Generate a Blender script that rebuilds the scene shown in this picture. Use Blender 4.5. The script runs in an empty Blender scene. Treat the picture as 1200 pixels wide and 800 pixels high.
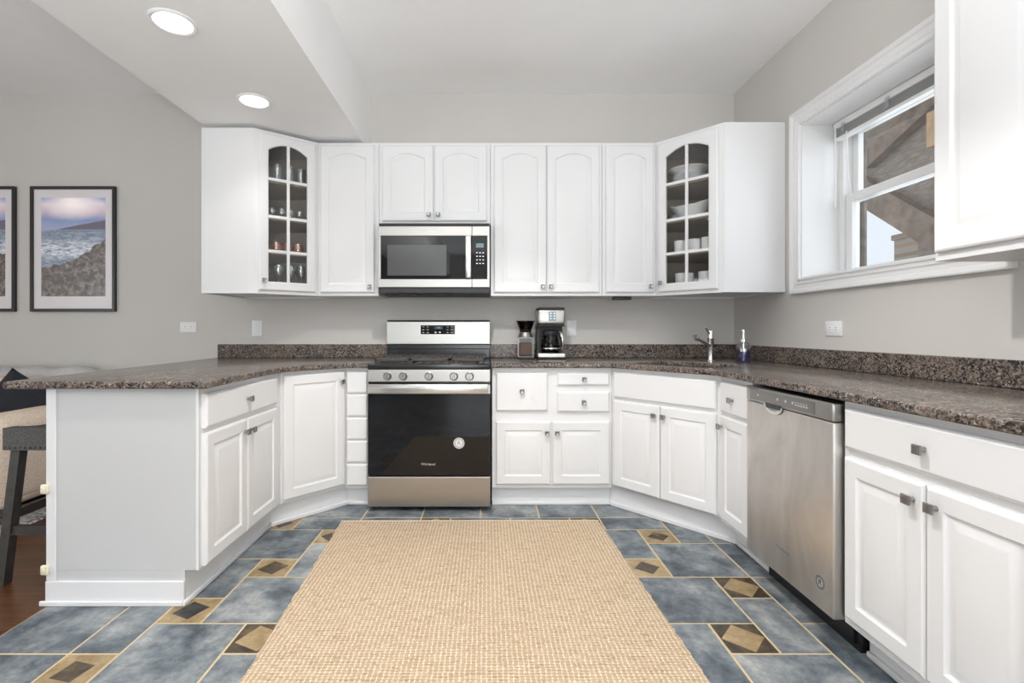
import bpy, bmesh, math, random
from mathutils import Vector, Matrix
random.seed(7)
S = bpy.context.scene
COL = S.collection
PI = math.pi

# ------------------------------------------------------------------ camera
cd = bpy.data.cameras.new('camera')
cam = bpy.data.objects.new('camera', cd); COL.objects.link(cam)
cam.location = (0, 0, 1.12); cam.rotation_euler = (PI/2, 0, 0)
cd.sensor_width = 36.0; cd.lens = 575/1200*36.0
cd.shift_x = 30/1200; cd.shift_y = -13/1200
cd.clip_start = 0.05; cd.clip_end = 200
S.camera = cam
# ------------------------------------------------------------------ view and world
S.view_settings.view_transform = 'Standard'
S.view_settings.look = 'None'
S.view_settings.gamma = 1.0
S.view_settings.use_curve_mapping = False
S.view_settings.exposure = 0.0
S.cycles.max_bounces = 10
S.cycles.diffuse_bounces = 6
S.cycles.glossy_bounces = 4
S.cycles.transparent_max_bounces = 16
S.cycles.caustics_reflective = False
S.cycles.caustics_refractive = False
S.cycles.sample_clamp_indirect = 6.0
W = bpy.data.worlds.new('sky'); S.world = W
W.use_nodes = True
W.node_tree.nodes['Background'].inputs[0].default_value = (0.86, 0.92, 1.0, 1)
W.node_tree.nodes['Background'].inputs[1].default_value = 1.1

def area_light(name, loc, rot, sx, sy, power, color):
    l = bpy.data.lights.new(name, 'AREA'); l.shape = 'RECTANGLE'
    l.size = sx; l.size_y = sy; l.energy = power; l.color = color
    o = bpy.data.objects.new(name, l); COL.objects.link(o)
    o.location = loc; o.rotation_euler = rot
    return o
# daylight through the big openings behind the camera, the kitchen window, plus an added fill from the left and an added uplight
area_light('daylight_patio', (0.35, -4.98, 1.25), (PI/2+.65, 0, 0), 2.3, 2.2, 138, (0.93, 0.97, 1.0))
area_light('daylight_front', (-3.3, -4.98, 1.4), (PI/2+.1, 0, 0), 2.2, 1.7, 8, (0.93, 0.97, 1.0))
area_light('daylight_kitchen_window', (2.30, 2.37, 1.89), (PI/2, 0, PI/2), 1.05, 0.86, 6.5, (0.90, 0.95, 1.0))
area_light('left_fill_light', (-5.08, 0.2, 1.25), (PI/2+.2, 0, -PI/2), 1.9, 1.8, 42, (0.93, 0.97, 1.0))  # added light from the left, brightens the floor on that side
area_light('added_uplight', (-0.25, -0.7, 1.30), (PI, 0, 0), 1.0, 1.0, 124, (0.97, 0.98, 1.0))  # added uplight that brightens the ceiling like a bounced flash
DOWN_MAIN = 124.0     # kitchen ceiling downlight over the rug
DOWN_RIGHT = 4.0    # kitchen ceiling downlight near the window
DOWN_SOFFIT = 8.0    # downlights in the soffit
FILL_BACK = 16.0     # added fill lamps out of view, shaped as ceiling downlights

# ------------------------------------------------------------------ node helpers
def new_mat(name):
    m = bpy.data.materials.new(name); m.use_nodes = True
    nt = m.node_tree
    return m, nt, nt.nodes['Principled BSDF']
def nd(nt, typ, **kw):
    n = nt.nodes.new(typ)
    for k, v in kw.items():
        if k.startswith('i_'):
            n.inputs[k[2:].replace('_', ' ')].default_value = v
        else:
            setattr(n, k, v)
    return n
def ramp(nt, fac, stops, interp='LINEAR'):
    r = nt.nodes.new('ShaderNodeValToRGB'); r.color_ramp.interpolation = interp
    el = r.color_ramp.elements
    while len(el) < len(stops): el.new(0.5)
    for e, (p, c) in zip(el, stops):
        e.position = p; e.color = (c[0], c[1], c[2], 1)
    nt.links.new(fac, r.inputs[0])
    return r.outputs[0]
def mixc(nt, fac, a, b, mode='MIX'):
    n = nt.nodes.new('ShaderNodeMix'); n.data_type = 'RGBA'; n.blend_type = mode
    for sock, v in ((n.inputs[0], fac), (n.inputs[6], a), (n.inputs[7], b)):
        if hasattr(v, 'is_output'): nt.links.new(v, sock)
        elif isinstance(v, (int, float)): sock.default_value = v
        else: sock.default_value = (v[0], v[1], v[2], 1)
    return n.outputs[2]
def mth(nt, op, a, b=None, c=None):
    n = nt.nodes.new('ShaderNodeMath'); n.operation = op
    for i, v in enumerate((a, b, c)):
        if v is None: continue
        if hasattr(v, 'is_output'): nt.links.new(v, n.inputs[i])
        else: n.inputs[i].default_value = v
    return n.outputs[0]
def objco(nt, scale=(1, 1, 1), rot=(0, 0, 0)):
    t = nt.nodes.new('ShaderNodeTexCoord'); mp = nt.nodes.new('ShaderNodeMapping')
    mp.inputs['Scale'].default_value = scale; mp.inputs['Rotation'].default_value = rot
    nt.links.new(t.outputs['Object'], mp.inputs[0])
    return mp.outputs[0]
def noise(nt, vec, scale, detail=2.0, rough=0.5, dist=0.0):
    n = nd(nt, 'ShaderNodeTexNoise'); n.inputs['Scale'].default_value = scale
    n.inputs['Detail'].default_value = detail; n.inputs['Roughness'].default_value = rough
    n.inputs['Distortion'].default_value = dist
    nt.links.new(vec, n.inputs['Vector'])
    return n
def bump(nt, bs, h, strength=0.2, dist=0.002):
    b = nt.nodes.new('ShaderNodeBump'); b.inputs['Strength'].default_value = strength
    b.inputs['Distance'].default_value = dist
    nt.links.new(h, b.inputs['Height']); nt.links.new(b.outputs[0], bs.inputs['Normal'])
def plain(name, col, rough=0.5, metal=0.0, var=0.03, vs=9.0, spec=0.5):
    m, nt, bs = new_mat(name)
    n = noise(nt, objco(nt), vs, 3)
    a = tuple(max(0, c*(1-var)) for c in col); b = tuple(min(1, c*(1+var)) for c in col)
    nt.links.new(ramp(nt, n.outputs[0], [(0.3, a), (0.7, b)]), bs.inputs['Base Color'])
    bs.inputs['Roughness'].default_value = rough; bs.inputs['Metallic'].default_value = metal
    bs.inputs['Specular IOR Level'].default_value = spec
    return m
def emit(name, col, st):
    m, nt, bs = new_mat(name)
    bs.inputs['Base Color'].default_value = (0.8, 0.8, 0.8, 1)
    bs.inputs['Emission Color'].default_value = (*col, 1)
    bs.inputs['Emission Strength'].default_value = st
    return m
def thin_glass(name, tint=(1, 1, 1), refl=0.10, rough=0.0):
    m, nt, bs = new_mat(name); nt.nodes.remove(bs)
    tr = nd(nt, 'ShaderNodeBsdfTransparent'); tr.inputs[0].default_value = (*tint, 1)
    gl = nd(nt, 'ShaderNodeBsdfGlossy'); gl.inputs['Roughness'].default_value = rough
    lw = nd(nt, 'ShaderNodeLayerWeight'); lw.inputs[0].default_value = 0.5
    f = mth(nt, 'MULTIPLY_ADD', mth(nt, 'POWER', lw.outputs['Facing'], 3.0), 0.6, refl)
    mx = nd(nt, 'ShaderNodeMixShader'); nt.links.new(f, mx.inputs[0])
    nt.links.new(tr.outputs[0], mx.inputs[1]); nt.links.new(gl.outputs[0], mx.inputs[2])
    nt.links.new(mx.outputs[0], nt.nodes['Material Output'].inputs[0])
    return m

# ------------------------------------------------------------------ materials
M = {}
M['white'] = plain('white_cabinet_paint', (0.77, 0.77, 0.775), 0.32, var=0.01, vs=3)
M['white_trim'] = plain('white_trim_paint', (0.80, 0.80, 0.80), 0.38, var=0.01, vs=3)
M['end_panel'] = plain('pale_grey_laminate', (0.58, 0.58, 0.58), 0.4, var=0.01, vs=3)
M['inside'] = plain('cabinet_inside_wood', (0.34, 0.285, 0.23), 0.6, var=0.06)
def wall_mat(name, col):
    m, nt, bs = new_mat(name)
    n = noise(nt, objco(nt), 2.2, 3)
    c = ramp(nt, n.outputs[0], [(0.3, tuple(x*0.985 for x in col)), (0.7, tuple(x*1.015 for x in col))])
    nt.links.new(c, bs.inputs['Base Color']); bs.inputs['Roughness'].default_value = 0.75
    f = noise(nt, objco(nt), 260, 2); bump(nt, bs, f.outputs[0], 0.08, 0.001)
    return m
M['wall'] = wall_mat('greige_wall_paint', (0.60, 0.578, 0.548))
M['ceiling'] = wall_mat('white_ceiling_paint', (0.92, 0.92, 0.92))
M['steel_knob'] = plain('brushed_nickel', (0.33, 0.315, 0.30), 0.30, 1.0)
M['chrome'] = plain('satin_chrome', (0.72, 0.71, 0.68), 0.22, 1.0, var=0.02)
M['black'] = plain('black_enamel', (0.012, 0.012, 0.013), 0.22)
M['blackmat'] = plain('black_plastic', (0.018, 0.018, 0.019), 0.5)
M['iron'] = plain('cast_iron', (0.055, 0.048, 0.044), 0.55, var=0.15, vs=60)
M['black_glass'] = plain('black_oven_glass', (0.006, 0.006, 0.007), 0.04, spec=0.42)
M['glass'] = thin_glass('clear_cabinet_glass', (0.98, 0.985, 0.985), 0.035)
M['picture_glazing'] = thin_glass('picture_glazing', (0.98, 0.98, 0.98), 0.012, 0.3)
M['win_glass'] = thin_glass('window_glass', (0.95, 0.96, 0.96), 0.02)
M['ware_glass'] = thin_glass('drinking_glass', (0.93, 0.95, 0.95), 0.22)
M['amber_glass'] = thin_glass('rose_amber_glass', (1.0, 0.72, 0.55), 0.20)
M['porcelain'] = plain('white_porcelain', (0.80, 0.80, 0.79), 0.18, var=0.01)
M['plastic_white'] = plain('white_plastic', (0.82, 0.82, 0.82), 0.3, var=0.01)
M['outlet_dark'] = plain('outlet_slots', (0.15, 0.15, 0.15), 0.5)
M['cream'] = plain('cream_plastic', (0.80, 0.73, 0.56), 0.4)
M['frame'] = plain('dark_frame_wood', (0.022, 0.02, 0.02), 0.35)
M['mat'] = plain('picture_mat_card', (0.93, 0.88, 0.885), 0.8, var=0.01)
M['stool_wood'] = plain('charcoal_wood', (0.045, 0.040, 0.036), 0.45, var=0.2, vs=25)
M['navy'] = plain('navy_fabric', (0.018, 0.019, 0.026), 0.95, var=0.2, vs=120)
M['throw'] = plain('pale_grey_fabric', (0.86, 0.85, 0.84), 0.95, var=0.06, vs=30)
M['lamp'] = emit('lamp_lens', (1.0, 0.96, 0.9), 9.0)
M['screen'] = plain('display_blue', (0.02, 0.07, 0.16), 0.2)
M['screen_teal'] = plain('display_teal', (0.16, 0.27, 0.30), 0.2)
M['mark_white'] = plain('white_print', (0.75, 0.75, 0.75), 0.5)
M['mark_grey'] = plain('grey_print', (0.22, 0.21, 0.20), 0.4)
M['silver_print'] = plain('silver_print', (0.62, 0.62, 0.60), 0.3, 0.6)
M['soap'] = thin_glass('blue_soap', (0.42, 0.46, 0.78), 0.04)
M['beans'] = plain('ground_coffee', (0.09, 0.05, 0.03), 0.9, var=0.5, vs=200)
M['smoke'] = thin_glass('smoked_plastic', (0.30, 0.27, 0.25), 0.03, 0.05)
M['redware'] = plain('dark_red_glaze', (0.16, 0.05, 0.035), 0.25, var=0.5, vs=30)
M['strip'] = plain('dark_teal_plastic', (0.03, 0.045, 0.05), 0.4)

def fabric(name, col, vs=160, var=0.25):
    m, nt, bs = new_mat(name)
    n = noise(nt, objco(nt, (1, 1, 0.6)), vs, 2); n2 = noise(nt, objco(nt), 12, 3)
    c = ramp(nt, n.outputs[0], [(0.3, tuple(x*(1-var) for x in col)), (0.7, tuple(min(1, x*(1+var)) for x in col))])
    c = mixc(nt, 0.25, c, ramp(nt, n2.outputs[0], [(0.3, tuple(x*0.8 for x in col)), (0.7, col)]))
    nt.links.new(c, bs.inputs['Base Color']); bs.inputs['Roughness'].default_value = 0.95
    bs.inputs['Specular IOR Level'].default_value = 0.15
    bump(nt, bs, n.outputs[0], 0.35, 0.002)
    return m
M['sofa'] = fabric('beige_sofa_fabric', (0.66, 0.55, 0.45))
M['cushion'] = fabric('blush_cushion_fabric', (0.66, 0.53, 0.45))
M['stool_fab'] = fabric('charcoal_stool_fabric', (0.115, 0.110, 0.105), 220, 0.4)

def steel(name, base=(0.46, 0.445, 0.42), rough=0.34, axis=(2, 2, 160), smudge=0.0):
    m, nt, bs = new_mat(name)
    n = noise(nt, objco(nt, axis), 6, 4, 0.6)
    nb = noise(nt, objco(nt, (1, 1, 0.5)), 5, 4, 0.6, 0.6)
    c = ramp(nt, n.outputs[0], [(0.2, tuple(x*0.95 for x in base)), (0.8, tuple(min(1, x*1.05) for x in base))])
    if smudge:
        c = mixc(nt, mth(nt, 'MULTIPLY', ramp(nt, nb.outputs[0], [(0.35, (0, 0, 0)), (0.72, (1, 1, 1))]), smudge), c, tuple(x*0.62 for x in base))
    nt.links.new(c, bs.inputs['Base Color']); bs.inputs['Metallic'].default_value = 0.95
    r = mth(nt, 'MULTIPLY_ADD', n.outputs[0], 0.12, rough-0.06)
    if smudge: r = mth(nt, 'MULTIPLY_ADD', nb.outputs[0], 0.22, r)
    nt.links.new(r, bs.inputs['Roughness'])
    bs.inputs['Anisotropic'].default_value = 0.5
    bump(nt, bs, n.outputs[0], 0.05, 0.0006)
    return m
M['steel'] = steel('brushed_steel')
M['steel_dw'] = steel('smudged_brushed_steel', (0.74, 0.70, 0.66), 0.33, (120, 120, 2), 0.75)
M['steel_dark'] = steel('grey_steel_panel', (0.27, 0.26, 0.25), 0.32)

def granite():
    m, nt, bs = new_mat('brown_speckled_granite')
    co = objco(nt)
    wob = noise(nt, co, 60, 2)
    v = nd(nt, 'ShaderNodeTexVoronoi'); v.inputs['Scale'].default_value = 165
    v.inputs['Randomness'].default_value = 1.0
    vv = nt.nodes.new('ShaderNodeVectorMath'); vv.operation = 'MULTIPLY_ADD'
    nt.links.new(wob.outputs['Color'], vv.inputs[0]); vv.inputs[1].default_value = (0.012, 0.012, 0.012)
    nt.links.new(co, vv.inputs[2]); nt.links.new(vv.outputs[0], v.inputs['Vector'])
    sep = nt.nodes.new('ShaderNodeSeparateColor'); nt.links.new(v.outputs['Color'], sep.inputs[0])
    c = ramp(nt, sep.outputs[0], [(0.0, (0.008, 0.008, 0.010)), (0.26, (0.030, 0.026, 0.025)), (0.45, (0.105, 0.084, 0.070)),
                                  (0.64, (0.22, 0.172, 0.138)), (0.82, (0.30, 0.25, 0.21)), (0.93, (0.12, 0.125, 0.14)), (1.0, (0.48, 0.43, 0.38))])
    big = noise(nt, co, 22, 4, 0.65)
    c = mixc(nt, mth(nt, 'MULTIPLY', ramp(nt, big.outputs[0], [(0.38, (0, 0, 0)), (0.62, (1, 1, 1))]), 0.45), c, (0.045, 0.04, 0.042))
    tan = noise(nt, co, 9, 3, 0.6)
    c = mixc(nt, mth(nt, 'MULTIPLY', ramp(nt, tan.outputs[0], [(0.45, (0, 0, 0)), (0.7, (1, 1, 1))]), 0.30), c, (0.34, 0.26, 0.20))
    nt.links.new(c, bs.inputs['Base Color'])
    bs.inputs['Roughness'].default_value = 0.20
    bs.inputs['Specular IOR Level'].default_value = 0.20
    return m
M['granite'] = granite()

def tile_mat(name, stops, sc=5.0):
    m, nt, bs = new_mat(name)
    g = nt.nodes.new('ShaderNodeNewGeometry')
    t = nt.nodes.new('ShaderNodeTexCoord')
    vm = nt.nodes.new('ShaderNodeVectorMath'); vm.operation = 'ADD'
    cx = nt.nodes.new('ShaderNodeCombineXYZ')
    nt.links.new(mth(nt, 'MULTIPLY', g.outputs['Random Per Island'], 37.0), cx.inputs[2])
    nt.links.new(t.outputs['Object'], vm.inputs[0]); nt.links.new(cx.outputs[0], vm.inputs[1])
    n = noise(nt, vm.outputs[0], sc, 9, 0.70, 0.15)
    f = mth(nt, 'ADD', mth(nt, 'MULTIPLY_ADD', n.outputs[0], 1.5, -0.25), mth(nt, 'MULTIPLY_ADD', g.outputs['Random Per Island'], 0.12, -0.06))
    c = ramp(nt, f, stops)
    nt.links.new(c, bs.inputs['Base Color'])
    bs.inputs['Roughness'].default_value = 0.36
    n2 = noise(nt, vm.outputs[0], 26, 4)
    bump(nt, bs, n2.outputs[0], 0.18, 0.003)
    return m
M['tile_blue'] = tile_mat('blue_slate_tile', [(0.22, (0.032, 0.040, 0.050)), (0.38, (0.092, 0.114, 0.134)), (0.52, (0.180, 0.205, 0.222)), (0.66, (0.30, 0.315, 0.318)), (0.84, (0.50, 0.49, 0.465))], 6.0)
M['tile_tan'] = tile_mat('tan_accent_tile', [(0.3, (0.26, 0.18, 0.085)), (0.6, (0.40, 0.29, 0.15)), (0.75, (0.50, 0.38, 0.22))], 14)
M['tile_dark'] = tile_mat('dark_brown_accent_tile', [(0.3, (0.028, 0.022, 0.016)), (0.6, (0.085, 0.058, 0.032)), (0.78, (0.18, 0.12, 0.06))], 22)
M['tile_char'] = tile_mat('charcoal_accent_tile', [(0.3, (0.018, 0.018, 0.018)), (0.7, (0.06, 0.058, 0.055))], 22)
M['grout'] = plain('tan_grout', (0.62, 0.50, 0.32), 0.9, var=0.1, vs=40)

def wood_floor():
    m, nt, bs = new_mat('dark_oak_planks')
    co = objco(nt)
    b = nd(nt, 'ShaderNodeTexBrick'); b.inputs['Scale'].default_value = 1.0
    b.inputs['Brick Width'].default_value = 0.9; b.inputs['Row Height'].default_value = 0.083
    b.inputs['Mortar Size'].default_value = 0.0012; b.offset = 0.37
    b.inputs['Color1'].default_value = (0.078, 0.034, 0.016, 1); b.inputs['Color2'].default_value = (0.135, 0.060, 0.026, 1)
    b.inputs['Mortar'].default_value = (0.012, 0.006, 0.003, 1)
    nt.links.new(co, b.inputs['Vector'])
    n = noise(nt, objco(nt, (1.2, 26, 1)), 4, 5, 0.65, 0.6)
    c = mixc(nt, 0.75, b.outputs[0], ramp(nt, n.outputs[0], [(0.3, (0.22, 0.19, 0.17)), (0.7, (1.75, 1.65, 1.55))]), 'MULTIPLY')
    nt.links.new(c, bs.inputs['Base Color']); bs.inputs['Roughness'].default_value = 0.28
    return m
M['wood'] = wood_floor()

def jute():
    m, nt, bs = new_mat('woven_jute')
    co = objco(nt)
    sp = nt.nodes.new('ShaderNodeSeparateXYZ'); nt.links.new(co, sp.inputs[0])
    wob = noise(nt, objco(nt, (1, 2.5, 1)), 20, 4, 0.65); fine = noise(nt, objco(nt, (1, 3, 1)), 130, 3)
    px = mth(nt, 'MULTIPLY_ADD', wob.outputs[0], 0.016, sp.outputs[0])
    py = mth(nt, 'MULTIPLY_ADD', wob.outputs[0], 0.012, sp.outputs[1])
    fx = mth(nt, 'FRACT', mth(nt, 'MULTIPLY', px, 1/0.0175))
    row = mth(nt, 'MULTIPLY', py, 1/0.014)
    fy = mth(nt, 'FRACT', row)
    dx = mth(nt, 'ABSOLUTE', mth(nt, 'SUBTRACT', fx, 0.5))       # 0 at the warp thread
    hx = mth(nt, 'COSINE', mth(nt, 'MULTIPLY', fx, 2*PI))
    hy = mth(nt, 'COSINE', mth(nt, 'MULTIPLY', mth(nt, 'SUBTRACT', fy, 0.5), 2*PI))
    long = noise(nt, objco(nt, (3, 24, 1)), 5, 4, 0.75)
    base = ramp(nt, long.outputs[0], [(0.25, (0.20, 0.12, 0.06)), (0.42, (0.48, 0.335, 0.20)), (0.56, (0.63, 0.475, 0.31)), (0.75, (0.78, 0.64, 0.47))])
    band = noise(nt, objco(nt, (2.2, 16, 1)), 2.2, 4, 0.65)
    base = mixc(nt, 0.42, base, ramp(nt, band.outputs[0], [(0.32, (0.42, 0.28, 0.155)), (0.5, (0.58, 0.435, 0.29)), (0.68, (0.70, 0.565, 0.415))]))
    base = mixc(nt, 0.30, base, ramp(nt, fine.outputs[0], [(0.3, (0.40, 0.265, 0.145)), (0.7, (0.76, 0.60, 0.42))]))
    thread = ramp(nt, dx, [(0.10, (1, 1, 1)), (0.20, (0, 0, 0))])
    brk = noise(nt, objco(nt, (60, 22, 1)), 2.2, 3, 0.7)
    tm = mth(nt, 'MULTIPLY', thread, mth(nt, 'MULTIPLY_ADD', hy, 0.22, 0.66))
    tm = mth(nt, 'MULTIPLY', tm, ramp(nt, brk.outputs[0], [(0.36, (0.15, 0.15, 0.15)), (0.56, (1, 1, 1))]))
    c = mixc(nt, tm, base, (0.90, 0.83, 0.74))
    gap = ramp(nt, fy, [(0.0, (1, 1, 1)), (0.14, (0, 0, 0)), (0.86, (0, 0, 0)), (1.0, (1, 1, 1))])
    fleck = noise(nt, objco(nt, (5, 30, 1)), 5, 3, 0.65)
    c = mixc(nt, mth(nt, 'MULTIPLY', ramp(nt, fleck.outputs[0], [(0.57, (0, 0, 0)), (0.66, (1, 1, 1))]), 0.62), c, (0.24, 0.135, 0.062))
    c = mixc(nt, mth(nt, 'MULTIPLY', gap, 0.42), c, (0.36, 0.235, 0.125))
    nt.links.new(c, bs.inputs['Base Color']); bs.inputs['Roughness'].default_value = 0.95
    bs.inputs['Specular IOR Level'].default_value = 0.1
    h = mth(nt, 'ADD', mth(nt, 'MULTIPLY', hy, 0.6), mth(nt, 'MULTIPLY', hx, 0.3))
    h = mth(nt, 'ADD', h, fine.outputs[0])
    bump(nt, bs, h, 0.55, 0.004)
    return m
M['jute'] = jute()
M['jute_edge'] = fabric('pale_jute_binding', (0.70, 0.58, 0.44))

def patterned_rug():
    m, nt, bs = new_mat('grey_patterned_rug')
    n = noise(nt, objco(nt), 22, 4, 0.7, 1.5)
    nt.links.new(ramp(nt, n.outputs[0], [(0.42, (0.10, 0.10, 0.11)), (0.52, (0.60, 0.59, 0.57)), (0.7, (0.7, 0.69, 0.67))]), bs.inputs['Base Color'])
    bs.inputs['Roughness'].default_value = 0.95
    return m
M['rug2'] = patterned_rug()

def seascape(name, seed, rise):
    """print on paper: sky, low sun, headland, sea, surf and dark rocks; object coords, origin at the print's lower left corner"""
    m, nt, bs = new_mat(name)
    t = nt.nodes.new('ShaderNodeTexCoord'); sp = nt.nodes.new('ShaderNodeSeparateXYZ')
    nt.links.new(t.outputs['Object'], sp.inputs[0])
    x = mth(nt, 'MULTIPLY', sp.outputs[0], 1/0.485); z = mth(nt, 'MULTIPLY', sp.outputs[2], 1/0.745)
    mp = nt.nodes.new('ShaderNodeMapping'); mp.inputs['Location'].default_value = (seed, 0, seed*1.7)
    nt.links.new(t.outputs['Object'], mp.inputs[0]); co = mp.outputs[0]
    cl = noise(nt, co, 7, 4, 0.6, 0.4)
    zc = mth(nt, 'MULTIPLY_ADD', cl.outputs[0], 0.10, mth(nt, 'SUBTRACT', z, 0.05))
    sky = ramp(nt, zc, [(0.66, (0.30, 0.33, 0.47)), (0.78, (0.18, 0.24, 0.42)), (0.86, (0.52, 0.43, 0.50)), (0.93, (0.62, 0.55, 0.62)), (1.0, (0.26, 0.30, 0.48))])
    dxs = mth(nt, 'SUBTRACT', x, 0.5); dzs = mth(nt, 'MULTIPLY', mth(nt, 'SUBTRACT', z, 0.955), 2.4)
    rad = mth(nt, 'SQRT', mth(nt, 'ADD', mth(nt, 'MULTIPLY', dxs, dxs), mth(nt, 'MULTIPLY', dzs, dzs)))
    sky = mixc(nt, ramp(nt, rad, [(0.05, (1, 1, 1)), (0.18, (0.65, 0.65, 0.65)), (0.48, (0, 0, 0))]), sky, (0.95, 0.86, 0.84))
    ws = nt.nodes.new('ShaderNodeMapping'); ws.inputs['Scale'].default_value = (1, 1, 3.5); nt.links.new(co, ws.inputs[0])
    wv = noise(nt, ws.outputs[0], 16, 5, 0.7, 0.8)
    sea = ramp(nt, wv.outputs[0], [(0.3, (0.085, 0.125, 0.20)), (0.5, (0.17, 0.21, 0.28)), (0.68, (0.36, 0.38, 0.42))])
    fm = mth(nt, 'MULTIPLY', ramp(nt, z, [(0.36, (0, 0, 0)), (0.44, (1, 1, 1)), (0.52, (0.7, 0.7, 0.7)), (0.60, (0, 0, 0))]),
             ramp(nt, wv.outputs[0], [(0.36, (0, 0, 0)), (0.58, (1, 1, 1))]))
    sea = mixc(nt, fm, sea, (0.62, 0.64, 0.68))
    c = mixc(nt, mth(nt, 'GREATER_THAN', z, 0.675), sea, sky)
    hl = noise(nt, co, 9, 3)
    hz = mth(nt, 'ADD', mth(nt, 'MULTIPLY_ADD', x, 0.125, 0.640), mth(nt, 'MULTIPLY', hl.outputs[0], 0.02))
    head = mth(nt, 'MULTIPLY', mth(nt, 'GREATER_THAN', z, 0.678), mth(nt, 'LESS_THAN', z, hz))
    c = mixc(nt, head, c, (0.11, 0.095, 0.13))
    rn = noise(nt, co, 24, 6, 0.72, 0.6); re = noise(nt, co, 8, 4, 0.6)
    rz = mth(nt, 'ADD', mth(nt, 'MULTIPLY_ADD', mth(nt, 'POWER', x, 2.0), 0.30*rise, 0.19), mth(nt, 'MULTIPLY', re.outputs[0], 0.20))
    rock = ramp(nt, rn.outputs[0], [(0.34, (0.018, 0.016, 0.018)), (0.48, (0.085, 0.07, 0.065)), (0.6, (0.20, 0.16, 0.14)), (0.75, (0.36, 0.30, 0.27))])
    c = mixc(nt, mth(nt, 'LESS_THAN', z, rz), c, rock)
    c = mixc(nt, 1.0, c, (1.75, 1.72, 1.70), 'MULTIPLY')
    nt.links.new(c, bs.inputs['Base Color']); bs.inputs['Roughness'].default_value = 0.35
    return m

def brick_mat():
    m, nt, bs = new_mat('tan_brick')
    b = nd(nt, 'ShaderNodeTexBrick'); b.inputs['Scale'].default_value = 1.0
    b.inputs['Brick Width'].default_value = 0.2; b.inputs['Row Height'].default_value = 0.07
    b.inputs['Mortar Size'].default_value = 0.008
    b.inputs['Color1'].default_value = (0.46, 0.33, 0.22, 1); b.inputs['Color2'].default_value = (0.36, 0.25, 0.165, 1)
    b.inputs['Mortar'].default_value = (0.45, 0.40, 0.34, 1)
    nt.links.new(objco(nt, (1, 1, 1), (PI/2, 0, 0)), b.inputs['Vector'])
    nt.links.new(b.outputs[0], bs.inputs['Base Color']); bs.inputs['Roughness'].default_value = 0.9
    return m
M['brick'] = brick_mat()
def boards(name, a, b_):
    m, nt, bs = new_mat(name)
    n = noise(nt, objco(nt, (3, 3, 14)), 3, 5, 0.65, 0.5)
    w = nd(nt, 'ShaderNodeTexBrick'); w.inputs['Scale'].default_value = 1
    w.inputs['Brick Width'].default_value = 3.0; w.inputs['Row Height'].default_value = 0.14; w.inputs['Mortar Size'].default_value = 0.006
    w.inputs['Color1'].default_value = (1, 1, 1, 1); w.inputs['Color2'].default_value = (0.78, 0.78, 0.78, 1); w.inputs['Mortar'].default_value = (0.25, 0.25, 0.25, 1)
    nt.links.new(objco(nt, (1, 1, 1), (PI/2, 0, PI/2)), w.inputs['Vector'])
    c = mixc(nt, 1.0, ramp(nt, n.outputs[0], [(0.3, a), (0.7, b_)]), w.outputs[0], 'MULTIPLY')
    nt.links.new(c, bs.inputs['Base Color']); bs.inputs['Roughness'].default_value = 0.85
    return m
M['porch'] = boards('weathered_porch_boards', (0.26, 0.20, 0.155), (0.46, 0.39, 0.33))
M['porch_beam'] = plain('weathered_beam', (0.30, 0.225, 0.17), 0.85, var=0.3, vs=8)
M['reflection_orange'] = plain('orange_reflection', (0.70, 0.45, 0.25), 0.7, var=0.1)  # colour of the room's reflection in the window glass
M['brickmould'] = plain('weathered_brick_mould', (.13, .11, .09), .8, var=.4, vs=20)
M['rail'] = plain('grey_blue_rail', (0.28, 0.32, 0.37), 0.6)

# ------------------------------------------------------------------ mesh helpers
def link(name, me, mat, parent):
    o = bpy.data.objects.new(name, me); COL.objects.link(o)
    for m in (mat if isinstance(mat, (list, tuple)) else [mat]):
        me.materials.append(M[m] if isinstance(m, str) else m)
    if parent is not None: o.parent = parent
    return o
def build(name, bm, mat, parent=None, smooth=None, world_of=None):
    """bmesh to ONE object; with world_of the mesh was modelled in world space and moves into that root's space"""
    if world_of is not None:
        bmesh.ops.transform(bm, matrix=world_of.inverted(), verts=bm.verts)
    bmesh.ops.recalc_face_normals(bm, faces=bm.faces)
    me = bpy.data.meshes.new(name); bm.to_mesh(me); bm.free()
    if smooth:
        for p in me.polygons: p.use_smooth = True
        if smooth is not True:
            me.set_sharp_from_angle(angle=math.radians(smooth))
    return link(name, me, mat, parent)
def box(bm, x0, x1, y0, y1, z0, z1, bev=0.0, seg=1, mi=0, mat4=None):
    t = bmesh.new()
    bmesh.ops.create_cube(t, size=1.0)
    for v in t.verts:
        v.co = Vector((x0+(v.co.x+.5)*(x1-x0), y0+(v.co.y+.5)*(y1-y0), z0+(v.co.z+.5)*(z1-z0)))
    if bev > 0:
        bmesh.ops.bevel(t, geom=t.edges[:], offset=bev, segments=seg, profile=0.5, affect='EDGES')
    merge(bm, t, mi, mat4)
def merge(bm, t, mi=0, mat4=None):
    if mat4 is not None: bmesh.ops.transform(t, matrix=mat4, verts=t.verts)
    for f in t.faces:
        if mi: f.material_index = mi
    me = bpy.data.meshes.new('tmp'); t.to_mesh(me); t.free()
    bm.from_mesh(me); bpy.data.meshes.remove(me)
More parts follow.
